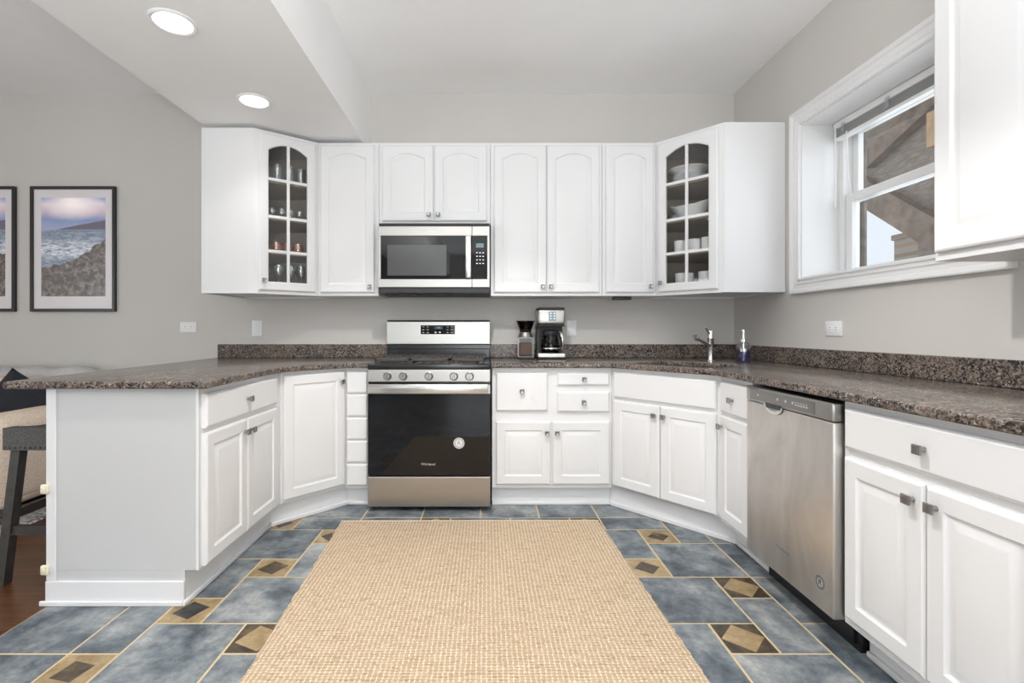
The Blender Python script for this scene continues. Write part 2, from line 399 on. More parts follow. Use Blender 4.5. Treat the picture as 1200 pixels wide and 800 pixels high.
def prism(bm, pts, z0, z1, bev=0.0, seg=1, mi=0):
    t = bmesh.new()
    lo = [t.verts.new((p[0], p[1], z0)) for p in pts]; hi = [t.verts.new((p[0], p[1], z1)) for p in pts]
    t.faces.new(lo[::-1]); t.faces.new(hi)
    n = len(pts)
    for i in range(n): t.faces.new((lo[i], lo[(i+1) % n], hi[(i+1) % n], hi[i]))
    bmesh.ops.recalc_face_normals(t, faces=t.faces)
    if bev > 0:
        ed = [e for e in t.edges if abs(e.verts[0].co.z-e.verts[1].co.z) < 1e-6]
        bmesh.ops.bevel(t, geom=ed, offset=bev, segments=seg, profile=0.5, affect='EDGES')
    merge(bm, t, mi)
def lathe(bm, prof, c=(0, 0, 0), n=24, mi=0, mat4=None):
    t = bmesh.new(); rings = []
    for r, z in prof:
        if r < 1e-6: rings.append([t.verts.new((c[0], c[1], c[2]+z))])
        else: rings.append([t.verts.new((c[0]+r*math.cos(2*PI*k/n), c[1]+r*math.sin(2*PI*k/n), c[2]+z)) for k in range(n)])
    for a, b in zip(rings, rings[1:]):
        for k in range(n):
            k2 = (k+1) % n
            if len(a) == 1 and len(b) == 1: continue
            if len(a) == 1: t.faces.new((a[0], b[k], b[k2]))
            elif len(b) == 1: t.faces.new((a[k], a[k2], b[0]))
            else: t.faces.new((a[k], a[k2], b[k2], b[k]))
    merge(bm, t, mi, mat4)
def tube(bm, pts, r, n=12, mi=0, cap=True):
    t = bmesh.new(); P = [Vector(p) for p in pts]; rings = []
    up = Vector((0, 0, 1)); prev = None
    for i, p in enumerate(P):
        d = (P[min(i+1, len(P)-1)]-P[max(i-1, 0)]).normalized()
        if prev is None:
            a = d.cross(up)
            if a.length < 1e-3: a = d.cross(Vector((1, 0, 0)))
            a.normalize()
        else:
            a = (prev - d*prev.dot(d)).normalized()
        prev = a; b = d.cross(a)
        rr = r[i] if isinstance(r, (list, tuple)) else r
        rings.append([t.verts.new(p+a*rr*math.cos(2*PI*k/n)+b*rr*math.sin(2*PI*k/n)) for k in range(n)])
    for a, b in zip(rings, rings[1:]):
        for k in range(n): t.faces.new((a[k], a[(k+1) % n], b[(k+1) % n], b[k]))
    if cap: t.faces.new(rings[0][::-1]); t.faces.new(rings[-1])
    merge(bm, t, mi)
def text_mesh(name, body, size, origin, right, up, mat, parent, depth=0.0006, center=True):
    """raised lettering; right/up give the plane it lies on, in the parent's space"""
    cu = bpy.data.curves.new('lettering', 'FONT'); cu.body = body; cu.size = size
    cu.extrude = depth/2
    if center: cu.align_x = 'CENTER'; cu.align_y = 'CENTER'
    to = bpy.data.objects.new('lettering', cu); COL.objects.link(to)
    dg = bpy.context.evaluated_depsgraph_get(); dg.update()
    me = bpy.data.meshes.new_from_object(to.evaluated_get(dg))
    bpy.data.objects.remove(to); bpy.data.curves.remove(cu)
    r = Vector(right).normalized(); u = Vector(up).normalized(); w = r.cross(u)
    o = Vector(origin)
    for v in me.vertices:
        v.co = o + r*v.co.x + u*v.co.y + w*v.co.z
    me.name = name; me.materials.clear()
    return link(name, me, mat, parent)
def tag(o, label, cat, group=None):
    o['label'] = label; o['category'] = cat
    if group: o['group'] = group
    return o
def thing(name, label, cat, loc=(0, 0, 0), rz=0.0, group=None):
    o = bpy.data.objects.new(name, None); COL.objects.link(o)
    o.empty_display_size = 0.1
    o.location = loc; o.rotation_euler = (0, 0, rz)
    return tag(o, label, cat, group)
def root_mat(loc, rz): return Matrix.Translation(Vector(loc)) @ Matrix.Rotation(rz, 4, 'Z')
def struct(name, bm, mat, smooth=None):
    o = build(name, bm, mat, None, smooth); o['kind'] = 'structure'; return o
def dup(root, loc, rz=None, label=None, group=None):
    r = root.copy(); COL.objects.link(r); r.location = loc
    if rz is not None: r.rotation_euler = (0, 0, rz)
    if label: r['label'] = label
    if group: r['group'] = group
    for ch in list(root.children):
        c = ch.copy(); COL.objects.link(c); c.parent = r
        for g in ch.children:
            d = g.copy(); COL.objects.link(d); d.parent = c
    return r

# ================================================================== SETTING
YW, XR, XL, YB, ZC = 3.725, 1.88, -5.1, -5.0, 2.914
G = 0.1765
# ---- tiled floor: hopscotch of large slate tiles with small accents, border rows round it
def tiled_floor():
    bm = bmesh.new()
    box(bm, -1.785, XR+.4, YB, YW+.2, -0.10, -0.0015)
    gp = 0.0050
    def tile(x0, x1, y0, y1, mi):
        x0 = max(x0, -1.785); x1 = min(x1, XR); y1 = min(y1, YW)
        if x1-x0 < .01 or y1-y0 < .01: return
        t = bmesh.new()
        vs = [t.verts.new(p) for p in ((x0+gp, y0+gp, 0), (x1-gp, y0+gp, 0), (x1-gp, y1-gp, 0), (x0+gp, y1-gp, 0))]
        f = t.faces.new(vs); lo = [t.verts.new((v.co.x, v.co.y, -0.003)) for v in vs]
        for i in range(4): t.faces.new((vs[i], lo[i], lo[(i+1) % 4], vs[(i+1) % 4]))
        merge(bm, t, mi)
    def accent(x0, x1, y0, y1, outer, inner, s, rot):
        cx, cy = (x0+x1)/2, (y0+y1)/2; h = (x1-x0)/2-gp
        t = bmesh.new()
        sq = [t.verts.new((cx+a*h, cy+b*h, 0)) for a, b in ((-1, -1), (1, -1), (1, 1), (-1, 1))]
        q = [t.verts.new((cx+s*h*math.cos(rot+k*PI/2-PI/2), cy+s*h*math.sin(rot+k*PI/2-PI/2), 0)) for k in range(4)]
        # q0 bottom, q1 right, q2 top, q3 left
        fi = t.faces.new(q); fi.material_index = inner
        for k in range(4):
            # corner triangle and side triangle
            f1 = t.faces.new((sq[k], q[k], q[(k-1) % 4])); f1.material_index = outer
            f2 = t.faces.new((sq[k], sq[(k+1) % 4], q[k])); f2.material_index = outer
        me = bpy.data.meshes.new('tmp'); bmesh.ops.recalc_face_normals(t, faces=t.faces)
        for f in t.faces:
            if f.normal.z < 0: f.normal_flip()
        bmesh.ops.split_edges(t, edges=[e for e in t.edges if len(e.link_faces) == 2 and e.link_faces[0].material_index != e.link_faces[1].material_index])
        t.to_mesh(me); t.free(); bm.from_mesh(me); bpy.data.meshes.remove(me)
    X = lambda c: 1.20-G*c
    Y = lambda r: 1.70+G*r
    known = {(1, 5): (2, 3, .72, 0.10), (2, 3): (2, 3, .76, 0.10), (0, 2): (3, 2, .97, 0.05), (1, 0): (3, 2, .97, 0.05),
             (13, 1): (2, 4, .80, 0.35), (11, 0): (3, 2, .95, 0.35), (12, 3): (2, 3, .82, 0.30), (14, -1): (2, 3, .72, 0.55),
             (11, 5): (2, 3, .85, 0.0), (8, 6): (3, 2, .97, 0), (3, 6): (3, 2, .97, 0)}
    done = set()
    for r in range(-38, 7):
        for c in range(0, 15):
            k = (2*c+r) % 5
            if k == 2:
                o_, i_, s_, ro = known.get((c, r), random.choice([(2, 3, .76, .1), (3, 2, .97, .05)]))
                accent(X(c+1), X(c), Y(r), Y(r+1), o_, i_, s_, ro)
                continue
            ac, ar = {3: (c, r), 0: (c-1, r), 4: (c, r-1), 1: (c-1, r-1)}[k]
            if (ac, ar) in done: continue
            done.add((ac, ar))
            c0, c1 = max(ac, 0), min(ac+2, 15); r0, r1 = ar, min(ar+2, 7)
            tile(X(c1), X(c0), Y(r0), Y(r1), 1)
    for r in range(-39, 9, 2):
        tile(1.20, 1.20+2*G, Y(r), Y(r+2), 1); tile(1.20+2*G, 1.20+4*G, Y(r), Y(r+2), 1)
    for r in range(-40, 12, 2):
        tile(-1.80, X(15), Y(r), Y(r+2), 1)
    for c in range(-1, 15, 2):
        tile(X(c+2), X(c), Y(7), Y(9), 1); tile(X(c+2), X(c), Y(9), Y(11), 1)
    return struct('floor', bm, ['grout', 'tile_blue', 'tile_tan', 'tile_dark', 'tile_char'])
tiled_floor()
bm = bmesh.new(); box(bm, XL-.1, -1.785, YB, YW+.2, -0.10, 0.0); struct('floor_wood', bm, 'wood')

bm = bmesh.new(); box(bm, XL-.1, XR+.4, YW, YW+.15, -0.1, ZC+.1); struct('wall_back', bm, 'wall')
bm = bmesh.new()
box(bm, XL-.15, XL, YB-.15, -.80, -0.1, ZC+.1); box(bm, XL-.15, XL, 1.20, YW, -0.1, ZC+.1)
box(bm, XL-.15, XL, -.80, 1.20, -0.1, .3); box(bm, XL-.15, XL, -.80, 1.20, 2.2, ZC+.1)
struct('wall_left', bm, 'wall')
w4 = bpy.data.objects.new('added_window_4', None); COL.objects.link(w4); w4['kind'] = 'structure'  # unseen window, added to go with the fill from the left
bm = bmesh.new()
for a, b in ((-.80, -.74), (.17, .23), (1.14, 1.20)): box(bm, XL-.12, XL-.04, a, b, .3, 2.2)
for a, b in ((-.74, .17), (.23, 1.14)): box(bm, XL-.12, XL-.04, a, b, .3, .36); box(bm, XL-.12, XL-.04, a, b, 2.14, 2.2)
build('window_frame', bm, 'white_trim', w4)
bm = bmesh.new(); box(bm, XL-.085, XL-.08, -.74, 1.14, .36, 2.14); build('glass_pane', bm, 'win_glass', w4)
# right wall round the window opening
WY0, WY1, WZ0, WZ1, WX = 1.815, 2.93, 1.43, 2.348, 2.22
bm = bmesh.new()
box(bm, XR, WX, YB-.15, YW, -0.1, WZ0); box(bm, XR, WX, YB-.15, YW, WZ1, ZC+.1)
box(bm, XR, WX, YB-.15, WY0, WZ0, WZ1); box(bm, XR, WX, WY1, YW, WZ0, WZ1)
struct('wall_right', bm, 'wall')
# wall behind the camera with a patio door and a front window
bm = bmesh.new()
box(bm, XL-.15, -4.45, YB-.15, YB, -0.1, ZC+.1); box(bm, -4.45, -2.15, YB-.15, YB, -0.1, 0.5); box(bm, -4.45, -2.15, YB-.15, YB, 2.3, ZC+.1)
box(bm, -2.15, -0.85, YB-.15, YB, -0.1, ZC+.1); box(bm, -0.85, 1.55, YB-.15, YB, 2.4, ZC+.1); box(bm, 1.55, XR+.4, YB-.15, YB, -0.1, ZC+.1)
box(bm, -0.85, 1.55, YB-.15, YB, -0.1, 0.02)
struct('wall_front', bm, 'wall')
def big_window(name, x0, x1, z0, z1, bars):
    o = bpy.data.objects.new(name, None); COL.objects.link(o); o['kind'] = 'structure'
    bm = bmesh.new()
    y0, y1 = YB-.12, YB-.03
    for a, b in ((x0, x0+.06), (x1-.06, x1)): box(bm, a, b, y0, y1, z0, z1)
    box(bm, x0+.06, x1-.06, y0, y1, z0, z0+.06); box(bm, x0+.06, x1-.06, y0, y1, z1-.06, z1)
    for k in range(1, bars):
        xm = x0+(x1-x0)*k/bars; box(bm, xm-.035, xm+.035, y0, y1, z0+.06, z1-.06)
    build('window_frame', bm, 'white_trim', o)
    bm = bmesh.new(); box(bm, x0+.06, x1-.06, YB-.08, YB-.075, z0+.06, z1-.06); build('glass_pane', bm, 'win_glass', o)
big_window('window_2', -0.85, 1.55, 0.02, 2.4, 2)
big_window('window_3', -4.45, -2.15, 0.5, 2.3, 2)
# ceilings and the soffit between them
bm = bmesh.new(); box(bm, XL-.15, WX, YB-.15, YW+.15, ZC, ZC+.15); struct('ceiling', bm, 'ceiling')
ZS = 2.45
bm = bmesh.new(); box(bm, -1.836, -0.870, YB, YW, ZS, ZC); struct('ceiling_soffit', bm, 'ceiling')
bm = bmesh.new(); box(bm, XL, -2.05, YW-.016, YW, 0, .11, .004); struct('baseboard_back', bm, 'white_trim')

# ---- window in the right wall: casing, reveal, sashes
bm = bmesh.new()
cy0, cy1, cz0, cz1 = 1.735, 3.01, 1.34, 2.434
prof_c = [(0, .0), (0, .024), (.006, .026), (.020, .022), (.026, .016), (.044, .013), (.052, .017), (.058, .013), (.066, .013), (.070, .019), (.078, .019), (.080, .016), (.080, .0)]
rings = []
for ins, dep in prof_c:
    q = ins*1.0
    zz0 = cz0+q*.09/.08; zz1 = cz1-q*(.086/.08); yy0 = cy0+q; yy1 = cy1-q
    rings.append([bm.verts.new((XR-dep, y, z)) for y, z in ((yy0, zz0), (yy1, zz0), (yy1, zz1), (yy0, zz1))])
for p, q in zip(rings, rings[1:]):
    for k in range(4): bm.faces.new((p[k], p[(k+1) % 4], q[(k+1) % 4], q[k]))
struct('trim_1', bm, 'white_trim')
bm = bmesh.new(); e = .006
box(bm, XR, WX, WY0, WY0+e, WZ0, WZ1); box(bm, XR, WX, WY1-e, WY1, WZ0, WZ1)
box(bm, XR, WX, WY0+e, WY1-e, WZ1-e, WZ1); box(bm, XR, WX, WY0+e, WY1-e, WZ0, WZ0+e)
struct('trim_2', bm, 'white_trim')
bm = bmesh.new(); box(bm, WX+.001, WX+.03, WY1-.036, WY1+.06, WZ0-.1, WZ1+.1, .008); box(bm, WX+.001, WX+.03, WY0-.06, WY0+.03, WZ0-.1, WZ1+.1, .008); struct('trim_3', bm, 'brickmould')
w1 = bpy.data.objects.new('window_1', None); COL.objects.link(w1); w1['kind'] = 'structure'
a0, a1, b0, b1 = WY0+e, WY1-e, WZ0+e, WZ1-e
bm = bmesh.new()
box(bm, 2.10, 2.20, a1-.035, a1, b0, b1, .003); box(bm, 2.10, 2.20, a0, a0+.035, b0, b1, .003)
box(bm, 2.10, 2.20, a0+.035, a1-.035, b1-.035, b1, .003); box(bm, 2.10, 2.20, a0+.035, a1-.035, b0, b0+.011, .003)
build('window_frame', bm, 'white_trim', w1)
def sash(xa, xb, z0, z1, st, br):
    bm = bmesh.new(); y0, y1 = a0+.036, a1-.036
    box(bm, xa, xb, y1-st, y1, z0, z1, .004); box(bm, xa, xb, y0, y0+st, z0, z1, .004)
    box(bm, xa, xb, y0+st, y1-st, z0, z0+br, .004); box(bm, xa, xb, y0+st, y1-st, z1-st, z1, .004)
    s = build('sash', bm, 'white_trim', w1)
    bm = bmesh.new(); box(bm, (xa+xb)/2-.002, (xa+xb)/2+.002, y0+st, y1-st, z0+br, z1-st)
    build('glass_pane', bm, 'win_glass', s)
sash(2.155, 2.19, 1.87, b1-.036, .042, .038); sash(2.115, 2.15, b0+.012, 1.915, .048, .032)

# ================================================================== CABINETS
KNOBS = []
def knob(parent, x, z, y=-0.02):
    bm = bmesh.new()
    R = Matrix.Translation((x, y, z)) @ Matrix.Rotation(PI/2, 4, 'X')
    lathe(bm, [(0.008, 0), (0.0065, .006), (0.006, .016)], n=12, mat4=R)
    t = bmesh.new(); h = .0135
    L = [(h*.8, -.016), (h, -.019), (h, -.025), (h*.82, -.027), (h*.55, -.0255)]
    rings = []
    for r, d in L: rings.append([t.verts.new((x+a*r, y+d, z+b*r)) for a, b in ((-1, -1), (1, -1), (1, 1), (-1, 1))])
    t.faces.new(rings[0]); t.faces.new(rings[-1])
    for p, q in zip(rings, rings[1:]):
        for k in range(4): t.faces.new((p[k], p[(k+1) % 4], q[(k+1) % 4], q[k]))
    merge(bm, t)
    k = build('knob', bm, 'steel_knob', parent, 30)
    return k
NA = 25
SHO = [0.9]
def outline(x0, x1, z0, z1, ins, arch):
    """closed loop, same point count for any inset; arch lowers the shoulders of the top edge"""
    a, b, c, d = x0+ins, x1-ins, z0+ins, z1-ins
    pts = [(a, c), (b, c)]
    for k in range(NA):
        u = 1-2*k/(NA-1)      # 1 .. -1
        sh = SHO[0]
        if abs(u) >= sh: drop = arch
        else:
            t = abs(u)/sh; drop = arch*t**2.0
        pts.append(((a+b)/2+u*(b-a)/2, d-drop))
    return pts
def loops_mesh(bm, x0, x1, z0, z1, prof, cap=True, capback=False):
    """prof: (inset, y, arch)"""
    rings = []
    for ins, y, ar in prof:
        rings.append([bm.verts.new((p[0], y, p[1])) for p in outline(x0, x1, z0, z1, ins, ar)])
    n = len(rings[0])
    for p, q in zip(rings, rings[1:]):
        for k in range(n): bm.faces.new((p[k], p[(k+1) % n], q[(k+1) % n], q[k]))
    if cap: bm.faces.new(rings[-1])
    if capback: bm.faces.new(rings[0][::-1])
    return rings
def door(root, x0, x1, z0, z1, arch=0.0, kn=None, fw=0.055, mat='white'):
    bm = bmesh.new()
    f = fw
    loops_mesh(bm, x0, x1, z0, z1, [(0, 0, 0), (0, -.013, 0), (.003, -.017, 0), (.009, -.020, 0), (f, -.020, arch), (f+.004, -.0135, arch),
                                    (f+.009, -.0115, arch), (f+.013, -.012, arch), (f+.033, -.0185, arch*.92), (f+.037, -.0190, arch*.9)], True, True)
    d = build('door', bm, mat, root, 24)
    if kn: knob(d, kn[0], kn[1])
    return d
def drawer(root, x0, x1, z0, z1, kn=None, name='drawer'):
    bm = bmesh.new()
    loops_mesh(bm, x0, x1, z0, z1, [(0, 0, 0), (0, -.012, 0), (.003, -.016, 0), (.010, -.020, 0)], True, True)
    d = build(name, bm, 'white', root, 24)
    for k in (kn or []): knob(d, *k)
    return d
def glass_door(root, x0, x1, z0, z1, kn, rows, arch=.048):
    bm = bmesh.new(); f = .058; SHO[0] = 1.0
    R = loops_mesh(bm, x0, x1, z0, z1, [(f, 0, arch), (0, 0, 0), (0, -.013, 0), (.003, -.017, 0), (.009, -.020, 0), (f-.006, -.020, arch), (f, -.015, arch)], False)
    n = len(R[0])
    for k in range(n): bm.faces.new((R[-1][k], R[-1][(k+1) % n], R[0][(k+1) % n], R[0][k]))
    d = build('door', bm, 'white', root, 24)
    knob(d, *kn)
    bm = bmesh.new(); xm = (x0+x1)/2
    box(bm, xm-.010, xm+.010, -.017, -.006, z0+f, z1-f, .002)
    for z in rows: box(bm, x0+f, x1-f, -.0165, -.006, z-.010, z+.010, .002)
    build('muntins', bm, 'white', d)
    bm = bmesh.new()
    pts = outline(x0, x1, z0, z1, f-.002, arch)
    a = [bm.verts.new((p[0], -.0055, p[1])) for p in pts]; b = [bm.verts.new((p[0], -.0025, p[1])) for p in pts]
    bm.faces.new(a); bm.faces.new(b[::-1])
    for k in range(n): bm.faces.new((a[k], a[(k+1) % n], b[(k+1) % n], b[k]))
    build('glass_pane', bm, 'glass', d); SHO[0] = 0.9
    return d
g1 = 'kitchen base cabinets'; g2 = 'kitchen wall cabinets'

def base_front_frame(root, w, z0=.12, z1=.884):
    pass
def base_cab(label, loc, rz, w, depth, toe=.045, group=g1, z0=.12, sideshoe=False):
    """straight base unit: local x along the front, -y outward"""
    r = thing('base_cabinet', label, 'cabinet', loc, rz, group)
    bm = bmesh.new(); box(bm, 0, w, 0, depth, z0, .8835, .0015); build('body', bm, 'white', r)
    bm = bmesh.new(); box(bm, 0, w, toe, depth, 0.0, z0-.0005); build('toe_kick', bm, 'white', r)
    bm = bmesh.new(); box(bm, 0, w, toe-.014, toe, 0.0, .022, .006, 2); build('shoe_moulding', bm, 'white', r, 40)
    return r
# --- peninsula unit, faces +X. local x = world Y (near to far)
PX, PY0, PY1 = -1.175, 2.015, 2.798
r = thing('base_cabinet', 'white peninsula base cabinet with one wide drawer, two doors and a plain grey-white end panel', 'cabinet', (PX, PY0, 0), PI/2, g1)
pw = PY1-PY0
bm = bmesh.new(); box(bm, 0, pw, 0, .622, .14, .8835, .0015); build('body', bm, 'white', r)
bm = bmesh.new(); box(bm, 0, pw, .058, .622, 0, .1395); build('toe_kick', bm, 'white', r)
bm = bmesh.new(); box(bm, -.028, pw, .046, .058, 0, .022, .005, 2); build('shoe_moulding', bm, 'white', r, 40)
bm = bmesh.new()   # end panel facing the viewer, notched at the toe
box(bm, -.008, 0, 0, .622, .14, .8835); box(bm, -.008, 0, .058, .622, 0, .1395)
build('end_panel', bm, 'end_panel', r)['label'] = 'plain pale grey end panel'
bm = bmesh.new(); box(bm, -.014, -.008, .582, .622, .099, .8835, .002); build('corner_stile', bm, 'white', r)
bm = bmesh.new(); box(bm, -.012, -.008, 0.0, .012, .14, .8835, .001); build('corner_stile', bm, 'white', r)
bm = bmesh.new(); box(bm, -.018, -.008, .058, .622, 0, .098, .002); box(bm, -.028, -.018, .058, .64, 0, .022, .005, 2); build('end_skirting', bm, 'white', r)
for z in (.475, .062+.085):
    bm = bmesh.new(); box(bm, -.030, -.014, .604, .634, z-.020, z+.020, .007, 3); box(bm, -.034, -.029, .612, .626, z-.010, z+.010, .002); c = build('catch', bm, 'cream', r, 40)
    c['label'] = 'cream plastic catch'
drawer(r, .012, pw-.075, .715, .858, [(pw/2-.03, .79)])
door(r, .012, pw/2-.034, .148, .695, 0, (pw/2-.062, .635)); door(r, pw/2-.030, pw-.075, .148, .695, 0, (pw/2-.002, .635))
# --- left diagonal corner unit
P1, P2 = Vector((-.895, 3.115)), Vector((-1.175, 2.80))
DIAG = []
def diag_root(name, label, A, B, group):
    """A: left end of the front, B: right end (as seen from the room)"""
    d = B-A; rz = math.atan2(d.y, d.x)
    r = thing(name, label, 'cabinet', (A.x, A.y, 0), rz, group)
    DIAG.append(r)
    return r, root_mat((A.x, A.y, 0), rz), d.length
r, m4, w = diag_root('base_cabinet', 'white angled corner base cabinet with a single tall door left of the drawer stack', P2, P1, g1)
bm = bmesh.new(); prism(bm, [(P2.x, P2.y), (P1.x, P1.y), (-.895, 3.722), (-1.797, 3.722), (-1.797, 2.80)], .13, .8835); build('body', bm, 'white', r, world_of=m4)
T1, T2 = Vector((-.895, 3.165)), Vector((-1.235, 2.80))
bm = bmesh.new(); prism(bm, [(T2.x, T2.y), (T1.x, T1.y), (-.895, 3.722), (-1.797, 3.722), (-1.797, 2.80)], 0, .1295); build('toe_kick', bm, 'white', r, world_of=m4)
td = (T1-T2).normalized(); tn = Vector((td.y, -td.x))
bm = bmesh.new(); prism(bm, [T2+tn*.014, T1+tn*.014+td*-.012, T1, T2], 0, .024, .004); build('shoe_moulding', bm, 'white', r, world_of=m4)
door(r, .012, w-.014, .148, .862, 0, (w-.042, .80))
# --- stack of narrow drawers
r = base_cab('white stack of five narrow plain drawers beside the stove', (-.894, 3.115, 0), 0, .151, .605, .05)
for k in range(5):
    z1 = .862-k*.1462; drawer(r, .008, .145, z1-.139, z1)
# --- drawers and doors right of the stove
r = base_cab('white base cabinet right of the stove with three drawers over two doors', (.036, 3.115, 0), 0, .759, .605, .045)
drawer(r, .024, .352, .610, .856, [(.188, .738)]); drawer(r, .411, .742, .772, .852, [(.578, .812)]); drawer(r, .411, .742, .604, .733, [(.576, .668)])
door(r, .024, .371, .146, .545, 0, (.345, .475)); door(r, .382, .742, .146, .545, 0, (.408, .475))
# --- corner sink unit (hollow: the basin hangs in it)
S1, S2 = Vector((.797, 3.115)), Vector((1.232, 2.577))
r, m4, w = diag_root('base_cabinet', 'white angled corner sink cabinet with a blank front panel above two doors', S1, S2, g1)
bm = bmesh.new()
dd = (S2-S1).normalized(); nn = Vector((dd.y, -dd.x))   # outward
inn = -nn
prism(bm, [S1, S2, S2+inn*.018, S1+inn*.018], .13, .8835)
prism(bm, [(S1.x, S1.y+.02), (S1.x+.018, S1.y+.02), (S1.x+.018, 3.70), (S1.x, 3.70)], .13, .8835)
prism(bm, [(S2.x+.02, S2.y), (1.86, S2.y), (1.86, S2.y+.018), (S2.x+.02, S2.y+.018)], .13, .8835)
prism(bm, [(S1.x, 3.70), (1.862, 3.70), (1.862, 3.722), (S1.x, 3.722)], .13, .8835)
prism(bm, [(1.86, S2.y), (1.877, S2.y), (1.877, 3.722), (1.862, 3.722)], .13, .8835)
prism(bm, [S1, S2, (1.86, S2.y), (1.86, 3.70), (S1.x, 3.70)], .13, .148)
build('body', bm, 'white', r, world_of=m4)
T1, T2 = Vector((.797, 3.160)), Vector((1.318, 2.577))
bm = bmesh.new(); prism(bm, [T1, T2, (1.877, 2.577), (1.877, 3.722), (.797, 3.722)], 0, .1295); build('toe_kick', bm, 'white', r, world_of=m4)
td = (T2-T1).normalized(); tn = Vector((td.y, -td.x))
bm = bmesh.new(); prism(bm, [T1+tn*.016+td*.012, T2+tn*.016+td*.004, T2, T1], 0, .026, .004); build('shoe_moulding', bm, 'white', r, world_of=m4)
drawer(r, .022, w-.018, .700, .858, name='blank_panel')
door(r, .022, w/2-.002, .146, .682, 0, (w/2-.030, .625)); door(r, w/2+.002, w-.018, .146, .682, 0, (w/2+.030, .625))
# --- narrow unit between sink and dishwasher, faces -X
r = base_cab('narrow white base cabinet with one drawer and door between sink cabinet and dishwasher', (1.232, 2.575, 0), -PI/2, .305, .64, .086)
drawer(r, .024, .296, .700, .858, [(.16, .775)]); door(r, .024, .296, .146, .682, 0, (.05, .625))
# --- near right unit
r = base_cab('white base cabinet right of the dishwasher with one wide drawer and two doors', (1.232, 1.687, 0), -PI/2, .655, .64, .086)
drawer(r, .020, .637, .722, .858, [(.3285, .79)]); door(r, .020, .3265, .151, .692, 0, (.292, .640)); door(r, .3305, .637, .151, .692, 0, (.364, .640))

# --- wall cabinets
ZU0, ZU1 = 1.36, 2.427
def wall_cab(label, x0, x1, z0, doors):
    r = thing('wall_cabinet', label, 'cabinet', (x0, 3.42, z0), 0, g2)
    h = ZU1-z0
    bm = bmesh.new(); box(bm, 0, x1-x0, 0, .302, 0, h, .0015); build('body', bm, 'white', r)
    for a, b, kx in doors: door(r, a, b, .022, h-.022, .034, (kx, .062), .058)
    return r
wall_cab('white wall cabinet with one tall arched-panel door left of the microwave', -1.172, -.749, ZU0, [(.020, .395, .366)])
wall_cab('short white two-door wall cabinet directly above the microwave', -.747, .028, 1.856, [(.022, .378, .350), (.386, .752, .414)])
wall_cab('white two-door wall cabinet right of the microwave', .030, .805, ZU0, [(.022, .386, .360), (.390, .756, .416)])
wall_cab('white wall cabinet with one tall door beside the right glass-door corner cabinet', .807, 1.182, ZU0, [(.020, .355, .326)])
def corner_wall_cab(label, A, B, foot, rows_door, shelves, kn_side, stile0, stile1):
    """foot: plan polygon that starts with A, B (front) and goes round anticlockwise"""
    r, m4, w = diag_root('wall_cabinet', label, A, B, g2)
    n = len(foot)
    cx = sum(p[0] for p in foot)/n; cy = sum(p[1] for p in foot)/n
    def inset(p, d):
        v = Vector((cx-p[0], cy-p[1])); return (p[0]+v.x/v.length*d, p[1]+v.y/v.length*d)
    bm = bmesh.new()
    for i in range(1, n):
        p, q = Vector(foot[i]), Vector(foot[(i+1) % n])
        if i == 0: continue
        dv = (q-p).normalized(); inw = Vector((-dv.y, dv.x))
        if i > 1: p = p+dv*.0165
        prism(bm, [p, q, q+inw*.016, p+inw*.016], ZU0, ZU1)
    ft = [tuple(Vector(p)+(Vector((cx, cy))-Vector(p))*.03) for p in foot]
    prism(bm, ft, ZU0+.012, ZU0+.030); prism(bm, ft, ZU1-.020, ZU1-.002)
    # face frame round the door opening
    dv = (B-A).normalized(); inw = Vector((-dv.y, dv.x))
    def fr(a, b, z0, z1): prism(bm, [A+dv*a, A+dv*b, A+dv*b+inw*.018, A+dv*a+inw*.018], z0, z1)
    fr(0, stile0+.03, ZU0, ZU1); fr(w-stile1-.03, w, ZU0, ZU1); fr(stile0+.03, w-stile1-.03, ZU0, ZU0+.045); fr(stile0+.03, w-stile1-.03, ZU1-.045, ZU1)
    build('body', bm, 'white', r, world_of=m4)
    bm = bmesh.new()  # wood-toned lining and shelves
    cen = Vector((cx, cy))
    inner = [tuple(Vector(p)+(cen-Vector(p))*.075) for p in foot]
    for i in range(1, n):
        p, q = Vector(inner[i]), Vector(inner[(i+1) % n]); dv2 = (q-p).normalized(); iw = Vector((-dv2.y, dv2.x))
        prism(bm, [p, q, q+iw*.004, p+iw*.004], ZU0+.031, ZU1-.021)
    build('lining', bm, 'inside', r, world_of=m4)
    for z in shelves:
        bm = bmesh.new(); prism(bm, [tuple(Vector(p)+(cen-Vector(p))*.095) for p in foot], z-.018, z); build('shelf', bm, 'inside', r, world_of=m4)
    kx = stile0+.028 if kn_side < 0 else w-stile1-.028
    glass_door(r, stile0, w-stile1, ZU0+.022, ZU1-.020, (kx, ZU0+.085), rows_door)
    return r, m4, w
SH = (1.645, 1.872, 2.118)
A, B = Vector((-1.503, 3.165)), Vector((-1.174, 3.42))
rl, ml, wl = corner_wall_cab('white corner wall cabinet at the left end with a glass door full of drinking glasses', A, B,
                [tuple(A), tuple(B), (-1.174, 3.722), (-1.838, 3.722), (-1.838, 3.165)], (1.640, 1.867, 2.113), SH, -1, .030, .020)
A2, B2 = Vector((1.184, 3.42)), Vector((1.495, 3.08))
rr, mr, wr = corner_wall_cab('white corner wall cabinet beside the window with a glass door showing white crockery', A2, B2,
                [tuple(A2), tuple(B2), (1.877, 3.08), (1.877, 3.722), (1.184, 3.722)], (1.640, 1.867, 2.113), SH, -1, .020, .035)
bpy.context.view_layer.update()
def bake(o):
    m_ = Matrix.Rotation(o.rotation_euler.z, 4, 'Z'); o.rotation_euler = (0, 0, 0)
    def go(q):
        for ch in q.children:
            if ch.type == 'MESH': ch.data.transform(m_)
            go(ch)
    go(o)
for o in DIAG: bake(o)
